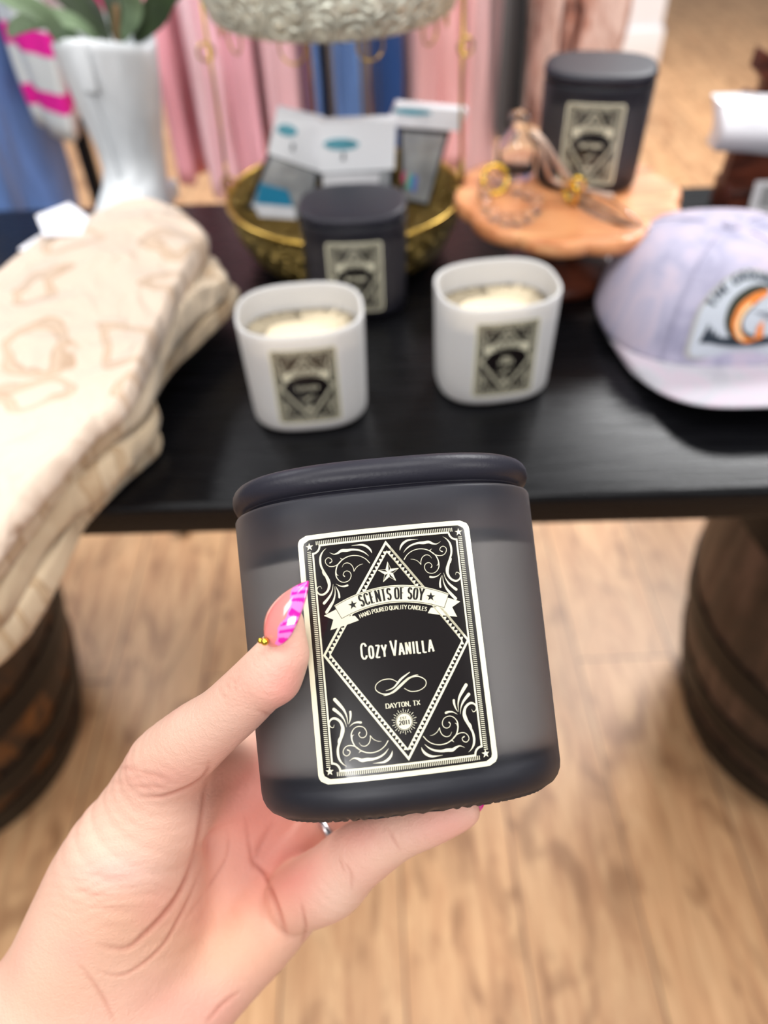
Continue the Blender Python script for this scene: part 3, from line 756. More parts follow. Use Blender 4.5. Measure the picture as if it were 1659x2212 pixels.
# skin folds: (points on the palm, depth mm, half width px)
FOLDS = [
 ([(300, 1722), (345, 1722), (385, 1710), (425, 1690), (447, 1668), (452, 1645)], 1.1, 7),
 ([(452, 1650), (440, 1740), (425, 1830), (402, 1900), (365, 1960), (310, 2020), (270, 2050), (215, 2042)], 1.2, 10),
 ([(455, 1800), (430, 1890), (390, 1975), (345, 2050), (270, 2105), (215, 2100)], .8, 7),
 ([(492, 1790), (490, 1850), (440, 1930), (400, 1985)], .5, 6),
 ([(540, 1855), (570, 1890), (600, 1960), (622, 2030)], 1.3, 9),
 ([(530, 1760), (540, 1830), (552, 1870), (600, 1900)], .6, 7),
 ([(650, 1950), (660, 2000), (655, 2040)], .7, 7),
 ([(560, 1535), (585, 1545), (600, 1545)], .7, 6),
 ([(745, 1862), (760, 1890), (758, 1925)], .45, 5), ([(838, 1790), (850, 1815), (866, 1840)], .5, 6), ([(730, 1850), (745, 1885)], .3, 4),
 ([(160, 1920), (220, 1935), (300, 1930)], .4, 6), ([(150, 1950), (220, 1962), (300, 1955)], .3, 5), ([(165, 1880), (240, 1895), (310, 1880)], .3, 6),
 ([(230, 1650), (300, 1665), (370, 1680)], .3, 6), ([(240, 1690), (310, 1700), (360, 1700)], .3, 5), ([(170, 2080), (220, 2150), (250, 2212)], .5, 8),
 ([(485, 1470), (500, 1488), (520, 1480)], .28, 4), ([(490, 1460), (512, 1472), (518, 1460)], .22, 4), ([(470, 1480), (482, 1500), (498, 1506)], .2, 4),
 ([(445, 2212), (480, 2170), (520, 2140)], .6, 8), ([(595, 1770), (560, 1830), (545, 1880)], .5, 12),
]
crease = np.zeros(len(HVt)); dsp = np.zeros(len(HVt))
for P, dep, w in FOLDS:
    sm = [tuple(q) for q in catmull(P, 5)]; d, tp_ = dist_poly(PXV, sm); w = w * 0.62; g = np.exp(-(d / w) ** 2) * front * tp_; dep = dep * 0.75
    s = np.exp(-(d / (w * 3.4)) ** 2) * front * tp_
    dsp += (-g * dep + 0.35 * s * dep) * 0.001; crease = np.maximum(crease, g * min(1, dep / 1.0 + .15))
# fine wrinkles across the ball of the thumb and the palm
wr = np.zeros(len(HVt))
def blob(cx, cy, rx, ry): return np.exp(-((PXV[:, 0] - cx) / rx) ** 2 - ((PXV[:, 1] - cy) / ry) ** 2) * front
a_ = PXV[:, 1] + 0.10 * PXV[:, 0] + 9 * np.sin(PXV[:, 0] / 37) + 5 * np.sin(PXV[:, 0] / 17 + 1)
wr += (0.5 + 0.5 * np.sin(a_ / 4.3 + 2 * np.sin(a_ / 31))) ** 3 * np.clip(blob(230, 1930, 120, 70) * 1.0 + blob(290, 1680, 90, 45) * .8 + blob(250, 1800, 110, 60) * .35, 0, 1)
dsp -= wr * 0.00018
lum = np.array([noise.noise(Vector((p[0] * 60, p[1] * 60, p[2] * 60))) for p in HVt[::1]]) if len(HVt) < 400000 else np.zeros(len(HVt))
dsp += lum * 0.0003
HVt = HVt + NRM * dsp[:, None]
# skin tone: warm beige, pinker in the hollow of the palm, at finger pads and along folds
def L3(c): return np.array(lin(c))
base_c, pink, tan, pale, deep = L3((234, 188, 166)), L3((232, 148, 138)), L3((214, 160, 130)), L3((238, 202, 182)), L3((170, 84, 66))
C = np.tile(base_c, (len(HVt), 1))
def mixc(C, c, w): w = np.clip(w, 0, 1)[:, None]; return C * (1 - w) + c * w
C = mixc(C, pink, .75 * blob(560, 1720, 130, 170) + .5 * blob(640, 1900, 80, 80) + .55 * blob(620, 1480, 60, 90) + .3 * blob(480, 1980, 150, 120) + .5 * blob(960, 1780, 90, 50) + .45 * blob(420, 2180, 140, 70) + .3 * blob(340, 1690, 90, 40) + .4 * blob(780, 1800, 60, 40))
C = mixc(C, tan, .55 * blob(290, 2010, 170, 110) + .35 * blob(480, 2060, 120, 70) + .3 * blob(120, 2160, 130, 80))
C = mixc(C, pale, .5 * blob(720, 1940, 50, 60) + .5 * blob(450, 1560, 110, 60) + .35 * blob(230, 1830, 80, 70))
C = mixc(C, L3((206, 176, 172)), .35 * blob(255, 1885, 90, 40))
C = mixc(C, pink, np.clip(lum, 0, 1) * .35); C = mixc(C, L3((222, 168, 138)), .6 * blob(520, 2030, 130, 90)); C = mixc(C, deep, crease * .60 + wr * .14)  # extra tan on the heel tones down the light falling there
worldV = np.array([RT[:], UP[:], FW[:]]).T @ HVt.T; worldV = worldV.T + np.array(CAM[:])
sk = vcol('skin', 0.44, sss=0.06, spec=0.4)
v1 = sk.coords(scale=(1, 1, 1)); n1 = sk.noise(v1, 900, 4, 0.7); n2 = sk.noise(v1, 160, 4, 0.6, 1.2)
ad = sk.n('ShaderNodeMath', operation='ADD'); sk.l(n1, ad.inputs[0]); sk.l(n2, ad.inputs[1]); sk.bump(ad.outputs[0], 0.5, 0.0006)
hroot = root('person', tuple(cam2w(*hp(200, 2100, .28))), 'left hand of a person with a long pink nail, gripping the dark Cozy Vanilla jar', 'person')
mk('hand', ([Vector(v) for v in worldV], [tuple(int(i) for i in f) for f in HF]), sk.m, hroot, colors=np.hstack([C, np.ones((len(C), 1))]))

def hw(p): return cam2w(float(p[0]), float(p[1]), float(p[2]))
def nail(base_p, tip_p, nrm, wid, arch, name, fancy, lift=0.0012):
    b, t = np.array(base_p), np.array(tip_p); ax = t - b; L = np.linalg.norm(ax); ax /= L
    n = np.array(nrm, float); n -= ax * n.dot(ax); n /= np.linalg.norm(n); s = np.cross(ax, n)
    NU, NV = 40, 72; V = []; Cc = []; F = []
    coral, lp, mg = L3((248, 140, 134)), L3((253, 128, 206)), L3((244, 22, 168))
    for side in (0, 1):
        for j in range(NV + 1):
            v = j / NV
            wv = (math.sin(PI * min(v / 0.36, 1) / 2) ** 0.55 if v < 0.36 else (max(0, 1 - ((v - 0.36) / 0.64) ** 1.75)) ** 0.85)
            wv = max(wv, 0.02) * wid / 2
            for i in range(NU + 1):
                u = -1 + 2 * i / NU
                p = b + ax * (L * v) + s * (u * wv) + n * (arch * (1 - u * u) * (wv / (wid / 2)) ** 0.8 + lift * math.sin(PI * v) + 0.0006 * v) - n * (0.0005 if side else 0)
                V.append(hw(p))
                c = coral
                if fancy:
                    uu = u * wv / (wid / 2); edge = -0.42 + 0.62 * v - 0.45 * v * v + 0.06 * math.sin(v * 23)
                    if v > 0.62: edge += (v - 0.62) * 4.5
                    if uu * fancy < edge - 0.16 + (0.0 if v > .1 else -.6):
                        q = (v * 6.4 + uu * fancy * 1.15 + 0.25 * math.sin(uu * 5 + v * 9)); f_ = q - math.floor(q)
                        k_ = 0.44 if v < 0.85 else 0.6
                        c = mg if (f_ < k_ and v > 0.16) else lp
                        if f_ < k_ and uu * fancy > edge - 0.24: c = lp
                Cc.append((*c, 1))
    o = (NV + 1) * (NU + 1)
    for j in range(NV):
        for i in range(NU):
            a = j * (NU + 1) + i; F.append((a, a + 1, a + NU + 2, a + NU + 1)); F.append((o + a, o + a + NU + 1, o + a + NU + 2, o + a + 1))
    bd = [i for i in range(NU + 1)] + [j * (NU + 1) + NU for j in range(1, NV + 1)] + [NV * (NU + 1) + i for i in range(NU - 1, -1, -1)] + [j * (NU + 1) for j in range(NV - 1, 0, -1)]
    for k in range(len(bd)): a, c_ = bd[k], bd[(k + 1) % len(bd)]; F.append((a, o + a, o + c_, c_))
    m = vcol('gel_nail', 0.12, coat=1.0); m.bump(m.noise(m.coords(), 420, 2), 0.12, 0.0006)
    return mk(name, (V, F), m.m, hroot, colors=Cc), (b, ax, L, n, s)
GOLD = M('polished_gold', (236, 196, 76), 0.16, 1.0)
na, (nb, nax, nL, nn, ns) = nail(hp(578, 1394, .2000), hp(668, 1256, .1985), (-.46, .34, -.86), .0102, .0022, 'thumbnail', 1.0)
na['label'] = 'long pointed coral nail with magenta tiger stripes'
for pz, rr in ((hp(572, 1386, .1972), .00105), (hp(563, 1384, .1985), .0008), (hp(627, 1290, .1990), .0005)):
    bd_ = mk('gold_bead', sphere(hw(pz), rr, 20, 12), GOLD, na)
    bd_['label'] = 'tiny gold bead'
for bp_, tp_, nr in ((hp(990, 1744, .2535), hp(1046, 1738, .2525), (.1, -.1, 1)), (hp(948, 1432, .311), hp(1040, 1400, .309), (0, .1, 1)), (hp(1015, 1538, .313), hp(1105, 1510, .311), (0, .1, 1)), (hp(978, 1632, .311), hp(1070, 1605, .309), (0, .1, 1))):
    nail(bp_, tp_, nr, .0085, .0016, 'fingernail', 1.0)
SILV = M('polished_silver', (214, 210, 214), 0.2, 1.0)
rc = hp(716, 1800, .3035); rx_ = hp(760, 1755, .306) - hp(690, 1810, .303)
ring = mk('ring', torus(hw(rc), .0105, .0018, c2w_dir(rx_), 40, 10), SILV, hroot); ring['label'] = 'thin silver ring'

# ------------------------------------------------------------------ folded cream garments
def print_mat(name, c, sc, loc):
    t = NT(name); tc = t.n('ShaderNodeTexCoord'); mp = t.n('ShaderNodeMapping'); mp.inputs['Location'].default_value = loc; mp.inputs['Scale'].default_value = (1, 1, 0.2)
    t.l(tc.outputs['Object'], mp.inputs[0])
    vo = t.n('ShaderNodeTexVoronoi'); vo.voronoi_dimensions = '2D'; vo.inputs['Scale'].default_value = sc; vo.inputs['Randomness'].default_value = 0.6
    nz = t.noise(mp.outputs[0], 18, 2); av = t.n('ShaderNodeMix', data_type='RGBA', blend_type='LINEAR_LIGHT'); av.inputs[0].default_value = 0.035
    t.l(mp.outputs[0], av.inputs[6]); cn = t.n('ShaderNodeTexNoise'); cn.inputs['Scale'].default_value = 20; t.l(mp.outputs[0], cn.inputs['Vector']); t.l(cn.outputs[1], av.inputs[7])
    t.l(av.outputs[2], vo.inputs['Vector'])
    k = lin(c); dk = tuple(x * y for x, y in zip(k, (0.68, 0.57, 0.47))); md = tuple(x * y for x, y in zip(k, (0.87, 0.81, 0.74)))
    ring = t.ramp(vo.outputs[0], [(0.0, k), (0.19, k), (0.21, dk), (0.235, md), (0.28, md), (0.31, dk), (0.33, k), (1.0, k)])
    n3 = t.noise(mp.outputs[0], 11, 2); mx = t.n('ShaderNodeMix', data_type='RGBA'); t.l(t.ramp(n3, [(0.22, (0, 0, 0)), (0.36, (1, 1, 1))]), mx.inputs[0])
    mx.inputs[6].default_value = (*k, 1); t.l(ring, mx.inputs[7]); t.l(mx.outputs[2], t.b.inputs['Base Color'])
    t.b.inputs['Roughness'].default_value = 0.85; t.b.inputs['Sheen Weight'].default_value = 0.2
    wn = t.noise(t.coords(scale=(1, 1, 1), rot=(0, 0, .6)), 16, 2, .5, 1.6); t.bump(wn, 0.7, 0.02); return t.m
def cloth_pad(name, outline, hz, th, seed, mat, label, cat, group, droop=True, wr=0.011):
    """a folded garment: soft rounded pad with the given outline seen at height hz"""
    P = [G(x, y, hz) for x, y in outline]; P = [Vector(q) for q in catmull([tuple(p) for p in P], 10, True)]
    c = sum(P, Vector()) / len(P); n = len(P); K = 34; V = []; F = []
    def wv(p, a):
        q = Vector((p.x * 9, p.y * 9, seed * 3.1)); return noise.noise(q) * a + noise.noise(q * 3.1) * a * 0.35
    rings = []
    for k in range(K + 1):
        f = (k + 0.02) / K; rings.append([(c.lerp(p, f), 1.0) for p in P])
    prof = [(1.0, 1.0)] ; top = []
    def edge_z(p):   # sag in front of the table edge
        return -max(0, TY0 - 0.01 - p.y) ** 1.5 * 0.5 if droop else 0
    ringsV = []
    for k in range(K + 1):
        f = (k + 0.02) / K; row = []
        for i, p in enumerate(P):
            q = c.lerp(p, f * (1 + 0.012 * noise.noise(Vector((i * .35, seed, 0))) ))
            z = hz + wv(q, wr) * min(1, (1 - f) * 6 + .35) - (th * 0.40) * max(0, (f - 0.93) / 0.07) ** 2
            row.append(Vector((q.x, q.y, z + edge_z(q))))
        ringsV.append(row)
    for g, dz in ((1.006, 0.62), (1.003, 0.8), (0.99, 0.95), (0.9, 1.0), (0.5, 1.0)):
        row = []
        for i, p in enumerate(P):
            q = c.lerp(p, g * (1 + 0.012 * noise.noise(Vector((i * .35, seed, 0)))))
            row.append(Vector((q.x, q.y, hz - th * dz + edge_z(q) + (wv(q, wr) * .35 if dz < .9 else 0))))
        ringsV.append(row)
    g_ = loft(ringsV)
    o = mk(name, g_, mat, None, auto=None); tag(o, label, cat, group); return o
CL = [
 ([(-260, 900), (-200, 1380), (-70, 1372), (12, 1318), (37, 1292), (81, 1238), (134, 1153), (171, 1092), (250, 1010), (332, 938), (330, 905), (285, 880), (300, 780), (200, 700)], .022, .020, (204, 182, 152), 'bottom cream folded garment, its hem hanging past the table front edge'),
 ([(-260, 800), (-200, 1330), (-60, 1292), (0, 1240), (73, 1142), (140, 1080), (212, 1030), (310, 920), (335, 868), (325, 820), (370, 755), (440, 690), (510, 618), (485, 590), (420, 560), (200, 600)], .043, .019, (200, 178, 148), 'second cream folded garment from the bottom, reaching furthest towards the white jar'),
 ([(-260, 700), (-200, 1250), (-70, 1210), (20, 1130), (134, 1005), (215, 930), (290, 868), (325, 815), (350, 740), (420, 650), (486, 596), (474, 560), (430, 530), (200, 520)], .063, .018, (218, 198, 172), 'third cream folded garment from the bottom, under the top one'),
 ([(-260, 620), (-220, 1190), (-80, 1160), (10, 1080), (110, 985), (190, 900), (255, 850), (300, 780), (340, 690), (385, 600), (420, 540), (444, 500), (425, 468), (380, 432), (320, 412), (265, 420), (225, 448), (140, 480), (60, 520), (-40, 590)], .086, .021, (216, 195, 176), 'topmost cream folded garment with printed brown horseshoes'),
]
for i, (ol, hz, th, c, lb_) in enumerate(CL):
    cloth_pad('folded_garment', ol, TZ + hz, th, i + 2, print_mat('cream_western_print', c, (15, 16, 15, 13.5)[i], (i * .37, i * .21, 0)), lb_, 'clothes', 'folded cream garments')
# paper hang tags lying at the back of the pile
PAPER = M('white_paper', (236, 236, 244), 0.6)
for ol, hz, lb_ in (([(78, 468), (150, 440), (192, 470), (178, 508), (95, 512)], .092, 'crumpled white paper tag on top of the cream garments'), ([(40, 540), (88, 508), (130, 520), (90, 556)], .080, 'small white paper tag tucked under the crumpled tag')):
    P = [G(x, y, TZ + hz) for x, y in ol]; mk_ = mk('paper_tag', prism(P, (0, 0, 0.0012)), PAPER, smooth=False); tag(mk_, lb_, 'tag')

# ------------------------------------------------------------------ the lavender cap
hc = G(1640, 775, TZ + 0.022); HCX, HCY = hc.x - .012, hc.y + 0.085
def hat(cx, cy, label, mats, rz=0.0, patch=True):
    r = root('baseball_cap', (cx, cy, TZ), label, 'cap', mat=Matrix.Translation((cx, cy, TZ)) @ Matrix.Rotation(rz, 4, 'Z'))
    A_, B_, HT = 0.091, 0.085, 0.080
    def crown(phi, t, off=0.0):      # phi: 0 = front (-Y); t 0..1 height
        k = math.cos(t * PI / 2) ** 0.55 if t < 1 else 0.0
        k = max(k, 0.001); z = 0.012 + HT * math.sin(t * PI / 2) ** 0.92
        fr = max(0, math.cos(phi)); flare = 1 + 0.06 * (1 - t) ** 3 * abs(math.sin(phi))
        x = A_ * k * math.sin(phi) * flare; y = -B_ * k * math.cos(phi)
        sq = (abs(math.sin(phi)) ** 2.6 + abs(math.cos(phi)) ** 2.6) ** (-1 / 2.6)
        x *= sq; y *= sq; y += 0.012 * t * fr
        n = Vector((math.sin(phi), -math.cos(phi), t * 1.0)).normalized()
        return Vector((x, y, z)) + n * off
    N, K = 96, 30
    V = [crown(2 * PI * i / N, t / K) for t in range(K + 1) for i in range(N)]; F = []
    for t in range(K):
        for i in range(N): F.append((t * N + i, t * N + (i + 1) % N, (t + 1) * N + (i + 1) % N, (t + 1) * N + i))
    V2 = [crown(2 * PI * i / N, t / K, -0.002) for t in range(K + 1) for i in range(N)]; o = len(V)
    F2 = [tuple(o + i for i in f[::-1]) for f in F] + [(i, o + i, o + (i + 1) % N, (i + 1) % N) for i in range(N)]
    mk('crown', (V + V2, F + F2), mats[0], r, local=True)
    mk('top_button', sphere((0, 0.004, 0.012 + HT), 0.007, s=(1, 1, .6)), mats[0], r, local=True)
    # seams
    for ph in (0.62, -0.62, 2.2, -2.2):
        mk('seam', tube([crown(ph, k / 24, 0.0006) for k in range(24)], 0.0008, 6), mats[0], r, local=True)
    # brim
    V, F = [], []; NS, NTt = 40, 14
    for lay in (0, 1):
        for j in range(NTt + 1):
            for i in range(NS + 1):
                a = math.radians(-74 + 148 * i / NS); bi = crown(a, 0.0); u = math.sin(a) / math.sin(math.radians(74))
                outx = 0.086 * (1 if u >= 0 else -1) * abs(u) ** 0.72; outy = -B_ - 0.066 * (1 - abs(u) ** 3.0) ** 0.8 + (B_ * (1 - math.cos(a)) if abs(u) > .98 else 0)
                oy = -B_ * 0.45 - (B_ * 0.55 + 0.066) * (1 - abs(u) ** 2.6) ** 0.62
                f = j / NTt; x = bi.x * (1 - f) + outx * f; y = bi.y * (1 - f) + oy * f
                z = 0.016 + 0.010 * f * (1 - u * u) - 0.012 * abs(u) ** 2.2 * (0.3 + 0.7 * f) - 0.0016 * lay
                V.append(Vector((x, y, z)))
    o = (NTt + 1) * (NS + 1)
    for j in range(NTt):
        for i in range(NS):
            a = j * (NS + 1) + i; F.append((a, a + NS + 1, a + NS + 2, a + 1)); F.append((o + a, o + a + 1, o + a + NS + 2, o + a + NS + 1))
    for i in range(NS): a = NTt * (NS + 1) + i; F.append((a, o + a, o + a + 1, a + 1))
    mk('brim', (V, F), mats[1], r, local=True)
    if patch:
        def onc(x, y, off):          # y measured from patch bottom
            t = 0.06 + y / 0.108; t = min(t, .93); ph = x / (A_ * 0.98); return crown(ph, t, off)
        def surf(A, off): return [onc(v[0], v[1], off) for v in A.V], A.F
        w, hgt = 0.042, 0.066
        def archp(w, h, r=0.006, n=20):
            top = arc(0, h - w * 0.95, w, w * 0.95, 0, 180, n); return [(w, h - w * .95)] + top + arc(-w + r, r, r, r, 180, 270, 4) + arc(w - r, r, r, r, 270, 360, 4)
        def filled(P, K=10):
            A = Art(); c = np.mean(np.array(P), axis=0); n = len(P)
            for k in range(K + 1): A.V += [c + (np.array(p) - c) * max(k / K, .01) for p in P]
            for k in range(K):
                for i in range(n): A.F.append((k * n + i, k * n + (i + 1) % n, (k + 1) * n + (i + 1) % n, (k + 1) * n + i))
            return A
        pt = mk('patch', surf(filled(archp(w, hgt)), 0.0016), M('patch_border_grey', (168, 166, 164), 0.7), r, local=True)
        pt['label'] = 'arched embroidered patch with a leaping trout'
        A = filled([(x * .93, y * .94 + .002) for x, y in archp(w, hgt)]); mk('patch_field', surf(A, 0.0020), M('patch_field_white', (184, 190, 200), 0.7), pt, local=True)
        A = Art(); cy_ = hgt - w * .95
        def pth(x):
            a = PI / 2 - x / (w * .76); return ((w * .76 * math.cos(a), cy_ * .97 + w * .76 * math.sin(a)), a - PI / 2)
        A.text('THE GROUND UP', (0, 0), .0068, .0056, .0022, .0012, serif=.12, path=pth, gap=.3)
        for sx in (-1, 1):
            for k in range(5):
                bx = sx * (.030 - k * .0035); A.fan([(bx - .004, .012), (bx + .004, .012), (bx, .026 - k * .0028)])
        A.fan([(0.028 * math.cos(t / 10 * 2 * PI) , .0135 + .0035 * math.sin(t / 10 * 2 * PI)) for t in range(10)])
        mk('patch_lettering', surf(A, 0.0024), M('patch_thread_dark', (34, 44, 56), 0.8), pt, local=True)
        A = Art(); A.disc((0.002, .035), .0215, 30, .020); mk('patch_ring', surf(A, 0.0023), M('patch_thread_grey', (190, 196, 204), 0.8), pt, local=True)
        fishp = [(0.016, .050, .0015), (.010, .049, .007), (0.0, .045, .011), (-.009, .038, .0125), (-.012, .029, .011), (-.009, .021, .0085), (-.002, .0165, .005), (.004, .017, .002)]
        fp = catmull(fishp, 6)
        A = Art(); A.strip([(q[0], q[1]) for q in fp], [q[2] * 1.3 for q in fp]); mk('fish', surf(A, 0.0027), M('trout_green', (44, 46, 30), 0.7), pt, local=True)
        A = Art(); A.strip([(q[0] + .0018, q[1] - .0022) for q in fp[4:]], [q[2] * .62 for q in fp[4:]]); A.fan([(.006, .014), (.012, .016), (.011, .028), (.007, .024)])
        mk('fish_belly', surf(A, 0.0030), M('trout_orange', (226, 128, 50), 0.7, var=.3, vs=400), pt, local=True)
        A = Art(); A.strip([(q[0] + .0032, q[1] - .0035) for q in fp[14:34]], [q[2] * .25 for q in fp[14:34]]); mk('fish_light', surf(A, 0.0032), M('trout_cream', (240, 206, 160), 0.7), pt, local=True)
    return r
def tiedye(name, a, b, c):
    t = NT(name); v = t.coords(scale=(1, 1, .6)); n = t.noise(v, 22, 4, 0.6, 1.2)
    t.l(t.ramp(n, [(0.30, lin(a)), (0.45, lin(b)), (0.58, lin(c)), (0.70, lin(b))]), t.b.inputs['Base Color']); t.b.inputs['Roughness'].default_value = 0.85
    t.bump(t.noise(t.coords(), 700, 2), 0.2, 0.001); return t.m
TD1 = tiedye('lavender_tie_dye', (146, 144, 168), (172, 168, 190), (190, 178, 194)); TD2 = tiedye('pale_tie_dye', (166, 162, 172), (180, 178, 186), (188, 174, 186))
hat(HCX, HCY, 'lavender tie dye cap with a trout patch on the right end of the table', (TD1, TD2), rz=math.radians(-2))

# ------------------------------------------------------------------ wooden cake stand and what stands on it
PH = 0.082
pc = G(1226, 414, TZ + PH); SR = 0.101
cs = root('cake_stand', (pc.x, pc.y, TZ), 'scalloped wooden cake stand on a turned foot', 'cake stand')
WOODC = wood('warm_acacia_wood', (176, 100, 60), (218, 146, 98), (240, 178, 126), (2, 9, 9), 0.38, 9)
WOODD = wood('dark_walnut_wood', (44, 20, 14), (84, 40, 26), (112, 58, 40), (2, 9, 9), 0.35, 9)
def scal(r, z, a=0.075): return [(r * (1 + a * abs(math.cos(t * 5)) ** .8 - a * .5) * math.cos(t), r * (1 + a * abs(math.cos(t * 5)) ** .8 - a * .5) * math.sin(t), z) for t in [2 * PI * i / 180 for i in range(180)]]
mk('plate', loft([scal(SR * .5, PH - .016), scal(SR * .93, PH - .017), scal(SR * .985, PH - .013), scal(SR, PH - .007), scal(SR * .99, PH - .001), scal(SR * .965, PH + .0005), scal(SR * .92, PH - .0002), scal(SR * .5, PH - .0002)]), WOODC, cs, local=True, auto=50)
mk('foot', lathe([(.052, 0), (.054, .006), (.050, .012), (.026, .02), (.019, .035), (.024, .05), (.036, .058), (.045, .066)], 64, cap0=True, cap1=True), WOODD, cs, local=True, auto=50)
p2 = G(1256, 392, TZ + PH); p2 = G(1262, 388, TZ + PH)
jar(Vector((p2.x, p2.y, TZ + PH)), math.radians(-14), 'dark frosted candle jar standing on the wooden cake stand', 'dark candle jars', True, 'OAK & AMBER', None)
GLASSC = M('clear_glass', (250, 250, 252), 0.03, trans=1.0, ior=1.45)
def on_plate(px, py, h): q = G(px, py, TZ + PH + h); return q
# loop of clear beads with a gold ring
b = root('glass_bead_garland', tuple(on_plate(1100, 430, 0)), 'loop of clear glass beads with a gold ring on the cake stand', 'decoration')
lp = [(1048, 395), (1046, 420), (1052, 445), (1068, 463), (1092, 474), (1118, 474), (1140, 466), (1158, 450), (1160, 430), (1142, 418), (1118, 408), (1090, 392), (1068, 384)]
for x, y in lp: mk('bead', sphere(on_plate(x, y, .0062), .006, 14, 10), GLASSC, b)
mk('gold_ring', torus(on_plate(1070, 388, .012), .012, .0022, (0.3, -1, .5)), GOLD, b)
b2 = root('glass_feather_ornament', tuple(on_plate(1310, 450, 0)), 'long clear glass feather ornament with gold rings on the cake stand', 'decoration')
fe = [(1232, 410), (1262, 428), (1300, 448), (1345, 470), (1392, 490)]; fr_ = [.002, .008, .0095, .007, .001]
fp = catmull([(*on_plate(x, y, .006), r) for (x, y), r in zip(fe, fr_)], 6)
mk('glass_blade', tube([Vector(q[:3]) for q in fp], [max(q[3], .0005) for q in fp], 12, flat=.4), GLASSC, b2)
for dx, dy in ((-9, -6), (9, 6)):
    q = catmull([tuple(on_plate(x + dx, y + dy, .011)) for x, y in fe], 6); mk('glass_rib', tube([Vector(v) for v in q], .0012, 6), GLASSC, b2)
mk('gold_ring', torus(on_plate(1232, 412, .012), .0115, .0022, (1, .3, .2)), GOLD, b2); mk('gold_ring', torus(on_plate(1247, 398, .022), .006, .0018, (0.3, 1, .2)), GOLD, b2)
tw = root('twine', tuple(on_plate(1200, 390, 0)), 'loop of pale twisted twine hanging before the dark jar on the cake stand', 'string')
ROPE = M('jute_twine', (206, 178, 160), 0.9, var=.25, vs=300, bump=.4, bs=600)
tp = [(1150, 285, .075), (1172, 305, .07), (1192, 335, .055), (1212, 365, .035), (1236, 392, .02), (1262, 410, .010), (1300, 420, .006), (1325, 424, .005)]
q = [Vector(v) for v in catmull([tuple(G(x, y, TZ + PH + h)) for x, y, h in tp], 8)]; mk('strand', tube(q, .0026, 8), ROPE, tw)
tp = [(1150, 285, .075), (1166, 320, .06), (1180, 360, .04), (1190, 385, .02), (1215, 398, .014), (1236, 400, .012)]
q = [Vector(v) for v in catmull([tuple(G(x, y, TZ + PH + h)) for x, y, h in tp], 8)]; mk('strand', tube(q, .0022, 8), ROPE, tw)
gb = on_plate(1112, 378, 0)
gv = root('glass_bottle', tuple(gb), 'small clear glass bottle standing at the back of the cake stand', 'bottle')
mk('body', lathe([(.001, .0), (.017, .0), (.0185, .006), (.018, .028), (.012, .038), (.0075, .044), (.0075, .054), (.0095, .056), (.0065, .056), (.006, .044), (.0105, .036), (.0165, .027), (.017, .006), (.001, .003)], 36), GLASSC, gv, local=True)
mk('collar', torus((0, 0, .052), .0082, .0016), GLASSC, gv, local=True)

# ------------------------------------------------------------------ tiered gold basket
bc = G(745, 412, TZ + .062); BR = 0.118
tb = root('tiered_basket', (bc.x, bc.y, TZ), 'two tier embossed gold metal basket with hanging chains', 'basket')
def gold_emboss(name, c, sc, dist, metal=.75):
    t = NT(name); v = t.coords(); vo = t.n('ShaderNodeTexVoronoi'); vo.inputs['Scale'].default_value = sc; t.l(v, vo.inputs['Vector'])
    mt = t.n('ShaderNodeMath', operation='SINE'); mm = t.n('ShaderNodeMath', operation='MULTIPLY'); mm.inputs[1].default_value = 22; t.l(vo.outputs[0], mm.inputs[0]); t.l(mm.outputs[0], mt.inputs[0])
    t.l(t.ramp(t.noise(v, sc * 1.5, 2), [(0.35, tuple(x * .6 for x in lin(c))), (0.65, lin(c))]), t.b.inputs['Base Color'])
    t.b.inputs['Metallic'].default_value = metal; t.b.inputs['Roughness'].default_value = 0.32; t.bump(mt.outputs[0], 0.9, dist); return t.m
GE1 = gold_emboss('embossed_gold_lit_pale', (255, 255, 236), 50, .0016, .25); GE2 = gold_emboss('embossed_antique_gold', (168, 142, 78), 70, .0022)  # upper tier: light reflected in the gold is put into its pale colour
GR = M('gold_rim', (206, 170, 84), 0.28, 1.0)
def bowl(z0, z1, r0_, r1_, m, parent):
    t = [mk('tier_bowl', lathe([(.002, z0), (r0_, z0), (r0_ + .006, z0 + .004), ((r0_ + r1_) / 2 + .006, (z0 + z1) / 2), (r1_, z1), (r1_ - .002, z1), ((r0_ + r1_) / 2 + .003, (z0 + z1) / 2), (r0_ + .002, z0 + .006), (.002, z0 + .003)], 96), m, parent, local=True)]
    mk('rim', torus((0, 0, z1), r1_, .0024, n=96), GR, parent, local=True)
bowl(.010, .062, .098, BR, GE2, tb)
bowl(.218, .285, .100, .120, GE1, tb)
mk('base_foot', lathe([(.001, 0), (.088, 0), (.09, .005), (.08, .010), (.001, .010)], 64), M('black_iron', (22, 20, 20), .5, .5), tb, local=True)
mk('lower_lip', torus((0, 0, .223), .103, .0022, n=96), GR, tb, local=True)
mk('upper_ring', torus((0, 0, .222), .03, .002, n=40), GR, tb, local=True)
for a in (178, 262 + 90, 75, 105):
    d = Vector((math.cos(math.radians(a)), math.sin(math.radians(a)), 0))
    r_ = root('x', (0, 0, 0), None, None) if False else None
    pts = [d * BR + Vector((0, 0, .062)), d * (BR * .97) + Vector((0, 0, .13)), d * .112 + Vector((0, 0, .24))]
    ch = mk('hanger_rod', tube(pts, .0016, 8), GR, tb, local=True)
    for k, zz in ((0, .072), (1, .085), (2, .19)):
        mk('chain_link', torus(d * (BR * .985) + Vector((0, 0, zz)), .007, .0013, (math.sin(k * 1.4), math.cos(k * 1.4), 0), 24, 6), GR, ch, local=True)
